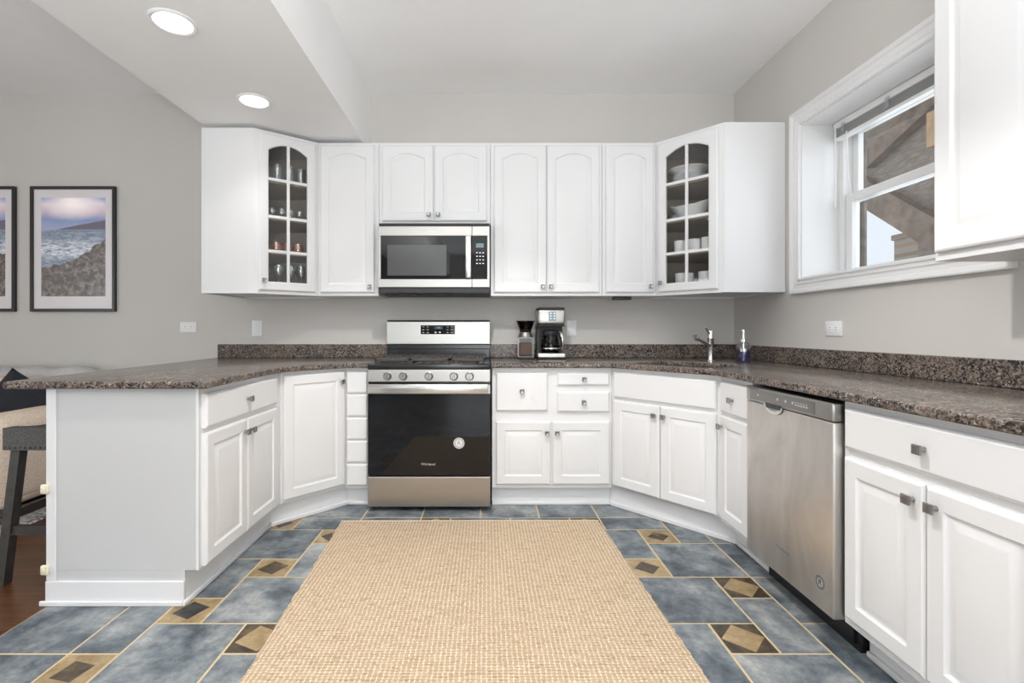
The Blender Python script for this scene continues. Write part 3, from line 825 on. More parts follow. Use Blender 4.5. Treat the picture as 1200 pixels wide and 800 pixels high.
# near right wall cabinet, faces -X
r = thing('wall_cabinet', 'large white wall cabinet in the right foreground beside the window', 'cabinet', (1.57, 1.716, ZU0), -PI/2, g2)
bm = bmesh.new(); box(bm, 0, .77, 0, .308, 0, ZU1-ZU0, .0015); build('body', bm, 'white', r)
door(r, .012, .380, .028, ZU1-ZU0-.02, .04, (.348, .088), .062); door(r, .386, .754, .028, ZU1-ZU0-.02, .04, (.418, .088), .062)

# ================================================================== COUNTERTOPS
def slab(bm, pts, hole=None, z0=.884, z1=.914, bev=.007):
    t = bmesh.new()
    loops = [pts] + ([hole] if hole else [])
    edges = []
    for L in loops:
        vs = [t.verts.new((p[0], p[1], z1)) for p in L]
        for i in range(len(vs)): edges.append(t.edges.new((vs[i], vs[(i+1) % len(vs)])))
    bmesh.ops.triangle_fill(t, use_beauty=True, use_dissolve=False, edges=edges)
    ret = bmesh.ops.extrude_face_region(t, geom=t.faces[:])
    for v in [g for g in ret['geom'] if isinstance(g, bmesh.types.BMVert)]: v.co.z = z0
    bmesh.ops.recalc_face_normals(t, faces=t.faces)
    ed = [e for e in t.edges if len(e.link_faces) == 2 and abs(e.link_faces[0].normal.dot(e.link_faces[1].normal)) < .2 and abs(e.verts[0].co.z-e.verts[1].co.z) < 1e-6]
    bmesh.ops.bevel(t, geom=ed, offset=bev, segments=3, profile=0.5, affect='EDGES', clamp_overlap=True)
    merge(bm, t)
def splash(parent, x0, x1, y0, y1):
    bm = bmesh.new(); box(bm, x0, x1, y0, y1, .9145, 1.015, .003); return build('backsplash', bm, 'granite', parent)
cl = thing('countertop', 'brown speckled granite peninsula countertop left of the stove', 'countertop', (-1.5, 3.0, .884))
off = Matrix.Translation((-1.5, 3.0, .884))
bm = bmesh.new()
slab(bm, [(-1.945, 1.972), (-1.14, 1.972), (-1.128, 1.985), (-1.135, 2.24), (-1.148, 2.55), (-1.143, 2.68), (-1.120, 2.78), (-1.07, 2.855), (-.915, 3.03), (-.885, 3.062), (-.85, 3.07), (-.740, 3.07), (-.740, 3.722), (-2.04, 3.722)])
build('slab', bm, 'granite', cl, 30, world_of=off)
bm = bmesh.new(); box(bm, -2.03, -.745, 3.703, 3.723, .9145, 1.015, .003); build('backsplash', bm, 'granite', cl, world_of=off)
cr = thing('countertop', 'brown speckled granite countertop running round the sink corner and along the right wall', 'countertop', (1.4, 2.5, .884))
off = Matrix.Translation((1.4, 2.5, .884))
E1, E2 = Vector((.785, 3.07)), Vector((1.190, 2.555))
mid = (E1+E2)/2; ed = (E2-E1).normalized(); ein = Vector((-ed.y, ed.x))
sc = mid+ein*.30
def rrect(c, ax, ay, hx, hy, rad, n=5):
    out = []
    for sx, sy, a0_ in ((1, 1, 0), (-1, 1, PI/2), (-1, -1, PI), (1, -1, 1.5*PI)):
        for k in range(n):
            a = a0_+PI/2*k/(n-1)
            p = c+ax*(sx*(hx-rad)+rad*math.cos(a))+ay*(sy*(hy-rad)+rad*math.sin(a)); out.append((p.x, p.y))
    return out
hole = rrect(sc, ed, ein, .26, .175, .05)
bm = bmesh.new()
slab(bm, [(.028, 3.07), (.75, 3.07), (.785, 3.06), (.81, 3.035), (1.165, 2.585), (1.186, 2.55), (1.190, 2.51), (1.190, 1.02), (1.878, 1.02), (1.878, 3.722), (.028, 3.722)], hole)
build('slab', bm, 'granite', cr, 30, world_of=off)
bm = bmesh.new(); box(bm, .030, 1.857, 3.703, 3.723, .9145, 1.015, .003); build('backsplash', bm, 'granite', cr, world_of=off)
bm = bmesh.new(); box(bm, 1.858, 1.878, 1.02, 3.723, .9145, 1.015, .003); build('backsplash', bm, 'granite', cr, world_of=off)
# sink basin under the hole
sk = thing('sink', 'stainless steel sink set under the granite in the corner', 'sink', (sc.x, sc.y, .70))
bm = bmesh.new()
t = bmesh.new(); rings = []
for hx, hy, z in ((.275, .19, .8832), (.255, .17, .8832), (.25, .165, .73), (.235, .15, .705), (.04, .04, .70)):
    rings.append([t.verts.new((p[0], p[1], z)) for p in rrect(sc, ed, ein, hx, hy, .05 if hx > .1 else .04)])
for p, q in zip(rings, rings[1:]):
    for k in range(len(p)): t.faces.new((p[k], p[(k+1) % len(p)], q[(k+1) % len(p)], q[k]))
t.faces.new(rings[-1]); merge(bm, t)
build('basin', bm, 'steel', sk, 40, world_of=Matrix.Translation((sc.x, sc.y, .70)))
bm = bmesh.new(); lathe(bm, [(0, .701), (.035, .701), (.038, .704), (.030, .7055), (0, .703)], (sc.x, sc.y, 0)); build('drain', bm, 'chrome', sk, 40, world_of=Matrix.Translation((sc.x, sc.y, .70)))
# faucet
fx, fy = 1.471, 3.22
f = thing('faucet', 'brushed nickel single-lever faucet with an angled pull-out spout behind the sink', 'faucet', (fx, fy, .9142))
sd = Vector((nn.x, nn.y, 0))
bm = bmesh.new(); lathe(bm, [(0, 0), (.027, 0), (.027, .006), (.0205, .010), (.0195, .02), (.0195, .150), (.0205, .152), (.0205, .158), (.0195, .160), (.0195, .198), (.017, .203), (0, .203)]); build('body', bm, 'chrome', f, 40)
bm = bmesh.new(); a = Vector((0, 0, .105)); b = a+sd*.20+Vector((0, 0, .058))
tube(bm, [a, a+(b-a)*.8, a+(b-a)*.81, a+(b-a)*.97, b], [.0115, .0125, .016, .0175, .0155], 16); build('spout', bm, 'chrome', f, 40)
bm = bmesh.new(); tube(bm, [b+Vector((0, 0, .006))-(b-a)*.02, b+(b-a)*.06], .013, 14); build('spray_tip', bm, 'steel_dark', f, 40)
bm = bmesh.new(); tube(bm, [(0, 0, .180), Vector((0, 0, .195))+sd*.03, Vector((0, 0, .226))+sd*.062], [.0105, .007, .006], 12); build('lever', bm, 'chrome', f, 40)
# soap bottle
s = thing('soap_dispenser', 'clear glass pump bottle of blue soap in the counter corner', 'soap bottle', (1.645, 3.14, .9142))
bm = bmesh.new(); lathe(bm, [(0, 0), (.040, 0), (.043, .004), (.043, .105), (.040, .116), (.028, .126), (.017, .130), (.017, .136)]); build('bottle', bm, 'ware_glass', s, 40)
bm = bmesh.new(); lathe(bm, [(0, .004), (.0395, .004), (.0395, .075), (0, .075)]); build('soap', bm, 'soap', s, 40)
bm = bmesh.new(); lathe(bm, [(0, .132), (.018, .132), (.018, .152), (.011, .156), (.011, .182), (.013, .184), (.013, .208), (.010, .212), (0, .212)]); tube(bm, [(0, 0, .196), (-.02, -.012, .198), (-.034, -.02, .192)], .005, 8)
tube(bm, [(0, 0, .012), (0, 0, .135)], .0065, 8); build('pump', bm, 'chrome', s, 40)

# ================================================================== RANGE
RX0, RX1 = -.733, .024; rc = (RX0+RX1)/2; RW = RX1-RX0
st = thing('stove', 'stainless steel gas stove with a black glass oven door', 'stove', (rc, 3.05, 0))
hw = RW/2
bm = bmesh.new(); box(bm, -hw+.004, hw-.004, .02, .655, .03, .875); build('body', bm, 'blackmat', st)
bm = bmesh.new()
for sx in (-1, 1):
    for y in (.07, .6):
        bm = bmesh.new(); lathe(bm, [(0, 0), (.018, 0), (.018, .006), (.010, .008), (.010, .0305)], (sx*(hw-.06), y, 0), 12); build('foot', bm, 'blackmat', st)
bm = bmesh.new(); box(bm, -hw+.012, hw-.012, .03, .05, .012, .0315); build('toe_strip', bm, 'blackmat', st)
bm = bmesh.new(); box(bm, -hw, hw, -.022, .02, .032, .216, .004, 2); build('storage_drawer', bm, 'steel', st)
bm = bmesh.new(); box(bm, -hw, hw, -.020, .02, .222, .785, .004, 2); od = build('oven_door', bm, 'black_glass', st)
bm = bmesh.new(); box(bm, -hw, hw, -.0225, -.0202, .729, .785, .001); build('door_top_band', bm, 'steel', od)
bm = bmesh.new()
box(bm, -hw+.012, hw-.012, -.066, -.048, .738, .792, .006, 2)
for sx in (-1, 1): box(bm, sx*(hw-.024)-.011, sx*(hw-.024)+.011, -.05, -.0227, .744, .786, .003)
build('handle', bm, 'chrome', od, 40)
text_mesh('lettering', 'Whirlpool', .0215, (-.005, -.0202, .294), (1, 0, 0), (0, 0, 1), 'silver_print', od)
def round_sticker(parent, c, right, up, rad, light='mark_white', dark='mark_grey'):
    rgt = Vector(right); u = Vector(up); nrm = rgt.cross(u)
    mm = Matrix((( *rgt, 0), (*u, 0), (*nrm, 0), (0, 0, 0, 1))).transposed(); mm.translation = Vector(c)
    bm = bmesh.new(); lathe(bm, [(0, .0004), (rad, .0004), (rad, 0)], n=32, mat4=mm); sk_ = build('sticker', bm, light, parent)
    bm = bmesh.new(); lathe(bm, [(rad*.92, .0006), (rad*.84, .0006)], n=32, mat4=mm); lathe(bm, [(rad*.70, .0006), (rad*.64, .0006)], n=32, mat4=mm)
    for k in range(22):
        a = 2*PI*k/22
        box(bm, -.0016*rad/.034, .0016*rad/.034, rad*.71, rad*.80, .0005, .0008, mat4=mm @ Matrix.Rotation(a, 4, 'Z'))
    build('ring_print', bm, dark, sk_)
    text_mesh('letter_print', 'R', rad*1.05, Vector(c)+nrm*.0008, right, up, dark, sk_)
round_sticker(od, (.185, -.0203, .424), (1, 0, 0), (0, 0, 1), .034)
bm = bmesh.new(); box(bm, -hw, hw, -.026, .02, .802, .878, .004, 2); cp = build('control_panel', bm, 'steel', st)
bm = bmesh.new(); box(bm, -hw+.002, hw-.002, -.010, .02, .786, .8015); build('vent_slot', bm, 'black', st)
for u in (454.6, 473.0, 503.0, 532.3, 550.6):
    x = (u-503)/190.0
    R = Matrix.Translation((x, -.026, .838)) @ Matrix.Rotation(PI/2, 4, 'X')
    bm = bmesh.new(); lathe(bm, [(.027, 0), (.027, .004), (.0235, .006), (.0215, .026), (.019, .029), (0, .029)], n=28, mat4=R)
    box(bm, -.0045, .0045, -.0225, .0225, .028, .036, .002, mat4=R); build('knob', bm, 'steel_knob', st, 35)
bm = bmesh.new(); box(bm, -hw, hw, -.030, .60, .8785, .914, .008, 3); build('cooktop', bm, 'black', st, 40)
# burners and grates
bm = bmesh.new()
for x, y, rr_ in ((-.25, .13, .045), (.25, .13, .05), (-.25, .45, .04), (.25, .45, .045), (0, .29, .05)):
    bm = bmesh.new(); lathe(bm, [(rr_*1.25, .914), (rr_*1.2, .920), (rr_, .922), (rr_*.95, .929), (0, .930)], (x, y, 0), 20); build('burner', bm, 'iron', st, 40)
for gx0, gx1 in ((-hw+.03, -.128), (-.124, .124), (.128, hw-.03)):
    bm = bmesh.new(); z0, z1 = .932, .946
    for y in (.025, .545): box(bm, gx0, gx1, y, y+.014, z0-.006, z1, .003)
    for x in (gx0, gx1-.014): box(bm, x, x+.014, .025, .559, z0-.006, z1, .003)
    xm = (gx0+gx1)/2
    for y in (.13, .29, .45): box(bm, gx0, gx1, y-.005, y+.005, z0, z1-.001, .002)
    for dx in (-.06, 0, .06): box(bm, xm+dx-.005, xm+dx+.005, .035, .55, z0, z1-.001, .002)
    for x in (gx0, gx1-.014):
        for y in (.025, .545): box(bm, x, x+.014, y, y+.014, .9142, z0)
    build('grate', bm, 'iron', st)
# backguard
bm = bmesh.new(); box(bm, -hw-.004, hw+.004, .600, .660, .93, 1.012); box(bm, -hw+.0, hw-.0, .57, .60, .915, .985, .004); build('vent_back', bm, 'black', st)
bm = bmesh.new(); box(bm, -hw-.005, hw+.005, .585, .660, 1.015, 1.188, .006, 2); bg = build('backguard', bm, 'steel', st)
bm = bmesh.new(); box(bm, -hw-.003, hw+.003, .588, .661, 1.1885, 1.196, .002); build('top_cap', bm, 'blackmat', bg)
bm = bmesh.new(); box(bm, -.132, .122, .582, .5848, 1.092, 1.158, .001); dp = build('control_display', bm, 'black_glass', bg)
bm = bmesh.new(); box(bm, -.030, .030, .5812, .5819, 1.130, 1.150); build('clock_window', bm, 'screen', dp)
text_mesh('clock_digits', '12:05', .013, (0, .5808, 1.140), (1, 0, 0), (0, 0, 1), 'mark_white', dp)
for x in (-.112, -.080, .068, .098):
    for z in (1.104, 1.125, 1.146):
        bm = bmesh.new(); box(bm, x-.006, x+.006, .5812, .5819, z-.002, z+.002); build('button', bm, 'mark_white', dp)
for x in (-.022, .010):
    bm = bmesh.new(); box(bm, x-.007, x+.007, .5812, .5819, 1.101, 1.110); build('button', bm, 'mark_white', dp)

# ================================================================== MICROWAVE
mw = thing('microwave', 'stainless steel over-range microwave with a black glass door', 'microwave', (-.356, 3.324, 1.37))
h2 = .378
bm = bmesh.new(); box(bm, -h2, h2, .03, .398, .0, .482); build('body', bm, 'blackmat', mw)
bm = bmesh.new(); box(bm, -h2, h2, .01, .03, .001, .040); box(bm, -h2+.03, h2-.03, .0, .012, .006, .03)
for k in range(9): box(bm, -h2+.04+k*.08, -h2+.10+k*.08, .04, .2, -.006, 0)
build('vent_grille', bm, 'blackmat', mw)
dx1 = .257
def fs(bm, x0, x1, z0, z1, g0, g1, gz0, gz1):
    """steel surround with a glass opening"""
    box(bm, x0, x1, .0, .03, gz1, z1, .002); box(bm, x0, x1, .0, .03, z0, gz0, .002)
    if g0 > x0: box(bm, x0, g0, .0, .03, gz0, gz1, .001)
    if x1 > g1: box(bm, g1, x1, .0, .03, gz0, gz1, .001)
bm = bmesh.new(); fs(bm, -h2, dx1, .042, .455, -h2+.018, dx1, .098, .391); md = build('door', bm, 'steel', mw)
bm = bmesh.new(); box(bm, -h2+.018, dx1, .003, .028, .098, .391); gw = build('door_glass', bm, 'black_glass', md)
bm = bmesh.new(); box(bm, -h2+.062, .085, .0018, .0028, .122, .330, .0004); w_ = build('mesh_window', bm, plain('grey_mesh_window', (0.055, 0.058, 0.056), 0.18, spec=.7), md)
bm = bmesh.new(); box(bm, dx1-.042, dx1-.004, -.040, -.024, .102, .384, .005, 2)
for z in (.115, .37): box(bm, dx1-.034, dx1-.012, -.025, .003, z-.010, z+.010)
build('handle', bm, 'chrome', md, 40)
text_mesh('lettering', 'Whirlpool', .019, (-.005, -.0004, .424), (1, 0, 0), (0, 0, 1), 'mark_white', md)
bm = bmesh.new(); fs(bm, dx1+.002, h2, .042, .455, dx1+.002, h2-.016, .098, .391); build('control_surround', bm, 'steel', mw)
bm = bmesh.new(); box(bm, dx1+.002, h2-.016, .003, .028, .098, .391); pn = build('control_panel', bm, 'black_glass', mw)
bm = bmesh.new(); box(bm, .286, .338, .002, .0029, .312, .340); build('clock_window', bm, 'screen_teal', pn)
for i in range(3):
    for j in range(4):
        bm = bmesh.new(); box(bm, .287+i*.021, .297+i*.021, .002, .0029, .201+j*.024, .207+j*.024); build('button', bm, 'silver_print', pn)

# ================================================================== DISHWASHER (faces -X)
dw = thing('dishwasher', 'stainless steel dishwasher with a pocket handle', 'dishwasher', (1.212, 2.263, 0), -PI/2)
L = .567
bm = bmesh.new(); box(bm, .012, L-.012, .04, .62, .115, .868); build('tub', bm, 'blackmat', dw)
bm = bmesh.new(); box(bm, .006, L-.006, .088, .60, 0, .114); box(bm, L-.05, L-.03, .080, .088, .02, .07); build('toe_panel', bm, 'black', dw)
bm = bmesh.new(); box(bm, .001, L-.001, -.012, .039, .117, .800, .006, 3); dd_ = build('door', bm, 'steel_dw', dw, 40)
text_mesh('lettering', 'Whirlpool', .022, (.275, -.0125, .232), (1, 0, 0), (0, 0, 1), 'mark_grey', dd_)
round_sticker(dd_, (L-.068, -.0122, .215), (1, 0, 0), (0, 0, 1), .026, 'silver_print', 'black')
# console with the pocket handle cut as a recessed shell
bm = bmesh.new(); box(bm, .001, L-.001, -.014, .039, .803, .868, .006, 3); cs = build('console', bm, 'steel', dw, 40)
bm = bmesh.new(); box(bm, .035, .475, -.0152, -.0142, .812, .858, .0004); build('button_strip', bm, 'steel_dark', cs)
for x in (.10, .245, .30, .345):
    bm = bmesh.new(); lathe(bm, [(0, .0006), (.006, .0006), (.006, 0)], n=14, mat4=Matrix.Translation((x, -.0152, .836)) @ Matrix.Rotation(PI/2, 4, 'X')); build('button', bm, 'silver_print', cs)
bm = bmesh.new()
for k in range(5): box(bm, .36+k*.016, .371+k*.016, -.0158, -.0152, .828, .834)
for k in range(5): box(bm, .36+k*.016, .368+k*.016, -.0158, -.0152, .838, .842)
build('cycle_lettering', bm, 'silver_print', cs)
bm = bmesh.new()
for k in range(6): box(bm, .022+k*.014, .032+k*.014, -.0146, -.0139, .859, .862)
build('top_lettering', bm, 'blackmat', cs)
bm = bmesh.new(); hx_, hz_ = .215, .806
t = bmesh.new(); n = 20; rim = []; mid_ = []; back = []
for k in range(n+1):
    a = PI+PI*k/n
    rim.append(t.verts.new((hx_+.070*math.cos(a), -.0165, hz_+.036*math.sin(a)))); mid_.append(t.verts.new((hx_+.062*math.cos(a), -.019, hz_+.030*math.sin(a))))
    back.append(t.verts.new((hx_+.050*math.cos(a), -.0135, hz_+.020*math.sin(a))))
for p, q in ((rim, mid_), (mid_, back)):
    for k in range(n): t.faces.new((p[k], p[k+1], q[k+1], q[k]))
t.faces.new(back); merge(bm, t)
build('pocket_handle', bm, 'chrome', dd_, 60)
bm = bmesh.new()
box(bm, hx_-.055, hx_+.055, -.0168, -.0145, hz_-.014, hz_+.006, .001); build('handle_recess', bm, 'black', dd_)

# ================================================================== COUNTER OBJECTS
c = thing('coffee_maker', 'black and stainless steel drip coffee maker with a glass carafe', 'coffee maker', (.462, 3.575, .9142))
bm = bmesh.new(); box(bm, -.098, .098, -.105, .105, 0, .012, .004); box(bm, -.096, .096, .02, .10, .012, .24, .006, 2)
box(bm, -.097, .097, -.10, .10, .235, .246, .003); build('body', bm, 'blackmat', c)
bm = bmesh.new(); box(bm, -.098, .098, -.106, .106, .012, .044, .006, 2); build('base_band', bm, 'steel', c)
bm = bmesh.new(); lathe(bm, [(0, .0), (.075, 0), (.075, .004), (0, .004)], (0, -.035, .0442)); build('hot_plate', bm, 'black', c)
bm = bmesh.new(); box(bm, -.098, .098, -.106, .102, .246, .356, .018, 4); hd = build('brew_head', bm, 'steel', c, 40)
bm = bmesh.new(); box(bm, -.094, .094, -.10, .10, .354, .369, .006, 2); build('lid', bm, 'blackmat', c)
bm = bmesh.new(); box(bm, -.022, .030, -.1075, -.1058, .272, .340, .0005); build('clock_window', bm, 'screen_teal', hd)
for z in (.285, .303, .321):
    for x in (-.013, .012):
        bm = bmesh.new(); box(bm, x, x+.012, -.1083, -.1076, z, z+.009); build('button', bm, 'mark_white', hd)
bm = bmesh.new(); lathe(bm, [(0, 0), (.058, 0), (.066, .012), (.070, .045), (.064, .09), (.052, .125), (.050, .135)], (0, -.035, .049), 32); ca = build('carafe', bm, 'smoke', c, 60)
bm = bmesh.new(); lathe(bm, [(.054, .120), (.056, .123), (.056, .150), (.040, .160), (0, .162)], (0, -.035, .049), 32)
build('carafe_lid', bm, 'blackmat', ca, 40)
bm = bmesh.new(); lathe(bm, [(.0595, .020), (.0705, .024), (.0713, .031), (.0700, .033)], (0, -.035, .049), 32); build('carafe_band', bm, 'chrome', ca, 40)
bm = bmesh.new(); tube(bm, [(.046, -.075, .195), (.062, -.105, .192), (.074, -.117, .155), (.080, -.112, .10), (.074, -.098, .068)], [.007, .009, .009, .008, .006], 10); build('carafe_handle', bm, 'chrome', ca, 60)
g = thing('coffee_grinder', 'small coffee grinder with a dark funnel top beside the coffee maker', 'coffee grinder', (.284, 3.575, .9142))
bm = bmesh.new(); box(bm, -.057, .057, -.055, .055, 0, .014, .004, 2); build('base', bm, 'blackmat', g)
bm = bmesh.new()
for sx in (-1, 1):
    for sy in (-1, 1): box(bm, sx*.053-.002, sx*.053+.002, sy*.051-.002, sy*.051+.002, .014, .150, .0005)
box(bm, -.055, .055, -.053, .053, .146, .156, .003); box(bm, -.055, .055, -.053, .053, .014, .020, .002); build('chamber_frame', bm, 'steel_dark', g)
bm = bmesh.new(); box(bm, -.050, .050, -.048, .048, .0205, .1455); build('grounds_chamber', bm, 'picture_glazing', g)
bm = bmesh.new(); box(bm, -.043, .043, -.041, .041, .025, .118, .004); build('grounds', bm, 'beans', g)
bm = bmesh.new(); lathe(bm, [(0, .156), (.052, .156), (.052, .166), (.040, .186), (.040, .192), (0, .192)], n=24); build('motor_cap', bm, 'steel_dark', g, 40)
bm = bmesh.new(); lathe(bm, [(0, .192), (.040, .192), (.044, .206), (.044, .212), (.064, .268), (.070, .270), (.070, .276), (.064, .276), (.041, .214), (0, .214)], n=28); build('hopper', bm, 'smoke', g, 40)
bm = bmesh.new(); lathe(bm, [(0, .2145), (.041, .2145), (.047, .232), (0, .236)], n=20); build('coffee_beans', bm, 'beans', g, 40)

# ---- outlets and switch
def plate(name, label, cat, loc, rz, w, h, kind):
    o = thing(name, label, cat, loc, rz)
    bm = bmesh.new(); box(bm, -w/2, w/2, -.006, 0, -h/2, h/2, .0025, 2); build('plate', bm, 'plastic_white', o, 40)
    if kind == 'outlet_h':
        for sx in (-1, 1):
            bm = bmesh.new(); box(bm, sx*.022-.014, sx*.022+.014, -.0075, -.006, -.016, .016, .002); s_ = build('socket', bm, 'plastic_white', o)
            bm = bmesh.new()
            for z in (-.006, .006): box(bm, sx*.022-.006, sx*.022+.004, -.0079, -.0074, z-.0012, z+.0012)
            build('slots', bm, 'outlet_dark', s_)
    elif kind == 'switch':
        bm = bmesh.new(); box(bm, -.0165, .0165, -.009, -.006, -.033, .033, .002); build('rocker', bm, 'plastic_white', o)
    else:
        for sz in (-1, 1):
            bm = bmesh.new(); box(bm, -.016, .016, -.0075, -.006, sz*.022-.014, sz*.022+.014, .002); s_ = build('socket', bm, 'plastic_white', o)
            bm = bmesh.new()
            for x in (-.006, .006): box(bm, x-.0012, x+.0012, -.0079, -.0074, sz*.022-.004, sz*.022+.006)
            build('slots', bm, 'outlet_dark', s_)
    return o
plate('wall_outlet', 'white sideways wall outlet left of the peninsula backsplash', 'outlet', (-2.26, YW, 1.145), 0, .125, .078, 'outlet_h')
plate('light_switch', 'white rocker light switch above the left granite backsplash', 'light switch', (-1.739, YW, 1.136), 0, .078, .118, 'switch')
plate('wall_outlet', 'white upright wall outlet behind the coffee maker', 'outlet', (.645, YW, 1.136), 0, .074, .118, 'outlet_v')
plate('wall_outlet', 'white sideways wall outlet on the right wall under the window', 'outlet', (XR, 2.652, 1.13), -PI/2, .125, .080, 'outlet_h')
bm = bmesh.new(); box(bm, .905, 1.035, 3.50, 3.54, 1.338, 1.3585, .003)
tag(build('under_cabinet_bar', bm, 'strip'), 'short dark bar fixed under the single wall cabinet right of the coffee maker', 'bar')

# ================================================================== GLASSWARE AND CROCKERY
def at(A_, B_, t_, d):
    dv = (B_-A_).normalized(); iw = Vector((-dv.y, dv.x)); m_ = (A_+B_)/2
    p = m_+dv*t_+iw*d; return (p.x, p.y)
def one(name, label, cat, group, bmf, mat, loc, smooth=40):
    bm = bmesh.new(); bmf(bm); o = build(name, bm, mat, None, smooth); o.location = loc
    return tag(o, label, cat, group)
def copies(o, locs):
    for l in locs:
        c_ = o.copy(); COL.objects.link(c_); c_.location = l
def glassprof(r, h, rb):
    return [(0, 0), (rb, 0), (r*.97, h*.5), (r, h), (r-.003, h), (rb-.003, .008), (0, .008)]
def row(z, spots): return [(*at(A, B, t_, d), z) for t_, d in spots]
e_ = .0006
L1 = row(SH[2]+e_, [(-.12, .10), (-.04, .09), (.04, .09), (.12, .10), (-.08, .19), (.0, .18), (.08, .18)])
o = one('tumbler', 'tall clear tumbler on the top shelf of the left glass-door cabinet', 'glass', 'tall tumblers on the top left shelf', lambda bm: lathe(bm, glassprof(.036, .125, .029)), 'ware_glass', L1[0]); copies(o, L1[1:])
L2 = row(SH[1]+e_, [(-.13, .09), (-.07, .10), (-.01, .09), (.05, .10), (.11, .09), (-.04, .17), (.03, .17)])
o = one('small_glass', 'small stemmed clear glass on the second shelf of the left glass-door cabinet', 'glass', 'small glasses on the second left shelf', lambda bm: lathe(bm, [(0, 0), (.024, 0), (.024, .003), (.006, .008), (.006, .022), (.022, .034), (.027, .055), (.024, .078), (.022, .078), (.024, .055), (.019, .038), (0, .030)]), 'ware_glass', L2[0]); copies(o, L2[1:])
L3 = row(SH[0]+e_, [(-.12, .09), (-.045, .09), (.03, .09), (.10, .09), (.0, .17)])
o = one('tealight_glass', 'rose-amber glass on the third shelf of the left glass-door cabinet', 'glass', 'amber glasses on the third left shelf', lambda bm: lathe(bm, [(0, 0), (.026, 0), (.034, .018), (.036, .040), (.030, .062), (.033, .075), (.030, .075), (.027, .062), (.032, .040), (.024, .008), (0, .008)]), 'amber_glass', L3[0]); copies(o, L3[1:])
L4 = row(ZU0+.031, [(-.11, .10), (-.03, .09), (.05, .10), (.12, .09)])
o = one('wine_glass', 'clear stemmed glass on the bottom of the left glass-door cabinet', 'glass', 'stemmed glasses at the cabinet bottom', lambda bm: lathe(bm, [(0, 0), (.032, 0), (.032, .002), (.005, .008), (.004, .075), (.022, .092), (.035, .125), (.031, .175), (.029, .175), (.032, .125), (.020, .096), (0, .086)]), 'ware_glass', L4[0]); copies(o, L4[1:])
# crockery in the right cabinet
def rloc(t_, d, z): return (*at(A2, B2, t_, d), z)
def plate_prof(R): return [(0, 0), (R*.55, 0), (R*.62, .004), (R, .018), (R-.002, .0205), (R*.60, .008), (0, .006)]
pl = rloc(-.075, .165, SH[2]+e_)
o = one('dinner_plate', 'white dinner plate stacked on the top shelf of the right glass-door cabinet', 'plate', 'stacked dinner plates', lambda bm: lathe(bm, plate_prof(.115), n=36), 'porcelain', pl); copies(o, [(pl[0], pl[1], pl[2]+k*.0075) for k in range(1, 8)])
one('serving_platter', 'wide white serving platter on top of the stacked dinner plates', 'plate', None, lambda bm: lathe(bm, [(0, 0), (.07, 0), (.085, .02), (.145, .045), (.143, .049), (.08, .026), (0, .008)], n=40), 'porcelain', (pl[0], pl[1], pl[2]+.0675))
one('white_bowl', 'white bowl at the right end of the top shelf in the right glass-door cabinet', 'bowl', None, lambda bm: lathe(bm, [(0, 0), (.022, 0), (.045, .03), (.055, .065), (.052, .065), (.040, .03), (0, .006)]), 'porcelain', rloc(.150, .105, SH[2]+e_))
def oval(bm):
    lathe(bm, [(0, 0), (.075, 0), (.090, .012), (.125, .062), (.150, .085), (.147, .089), (.118, .064), (.08, .016), (0, .008)], n=40)
    for v in bm.verts:
        v.co.z += .35*max(0, abs(v.co.x)-.07)*(v.co.z/.085)
        v.co.y *= .68
o = one('serving_bowl', 'large boat-shaped white serving bowl on the second shelf of the right glass-door cabinet', 'bowl', None, oval, 'porcelain', rloc(-.06, .160, SH[1]+.0125)); o.rotation_euler = (0, 0, math.atan2((B2-A2).y, (B2-A2).x))
o = one('oval_platter', 'flat white platter under the boat-shaped serving bowl', 'plate', None, lambda bm: lathe(bm, [(0, 0), (.10, 0), (.128, .010), (.126, .012), (.098, .004), (0, .003)], n=36), 'porcelain', rloc(-.06, .160, SH[1]+e_))
o = one('small_grey_bowl', 'small grey bowl in front of the boat-shaped serving bowl', 'bowl', None, lambda bm: lathe(bm, [(0, 0), (.014, 0), (.025, .016), (.031, .038), (.029, .038), (.022, .016), (0, .004)]), plain('grey_stoneware', (.20, .23, .26), .3), rloc(-.135, .07, SH[1]+e_))
def mug(loc, rz, label):
    r_ = thing('mug', label, 'mug', loc, rz, 'white mugs on the third shelf')
    bm = bmesh.new(); lathe(bm, [(0, 0), (.036, 0), (.040, .004), (.041, .088), (.038, .088), (.037, .006), (0, .006)], n=28); build('cup', bm, 'porcelain', r_, 40)
    bm = bmesh.new(); tube(bm, [(.039, 0, .070), (.058, 0, .072), (.068, 0, .055), (.064, 0, .032), (.039, 0, .018)], .0055, 8); build('handle', bm, 'porcelain', r_, 60)
    return r_
m0 = mug(rloc(-.098, .085, SH[0]+e_), .9, 'white mug nearest the door knob on the third shelf of the right glass-door cabinet')
dup(m0, rloc(-.003, .090, SH[0]+e_), .9, 'middle white mug on the third shelf of the right glass-door cabinet')
dup(m0, rloc(.090, .085, SH[0]+e_), .9, 'white mug nearest the window on the third shelf of the right glass-door cabinet')
bz = ZU0+.031
bowlp = [(0, 0), (.035, 0), (.055, .012), (.062, .036), (.0595, .036), (.052, .014), (0, .006)]
b0 = rloc(-.075, .095, bz); o = one('soup_bowl', 'white bowl in the stack nearer the knob at the bottom of the right glass-door cabinet', 'bowl', 'left stack of white bowls', lambda bm: lathe(bm, bowlp, n=30), 'porcelain', b0); copies(o, [(b0[0], b0[1], b0[2]+k*.0165) for k in range(1, 6)])
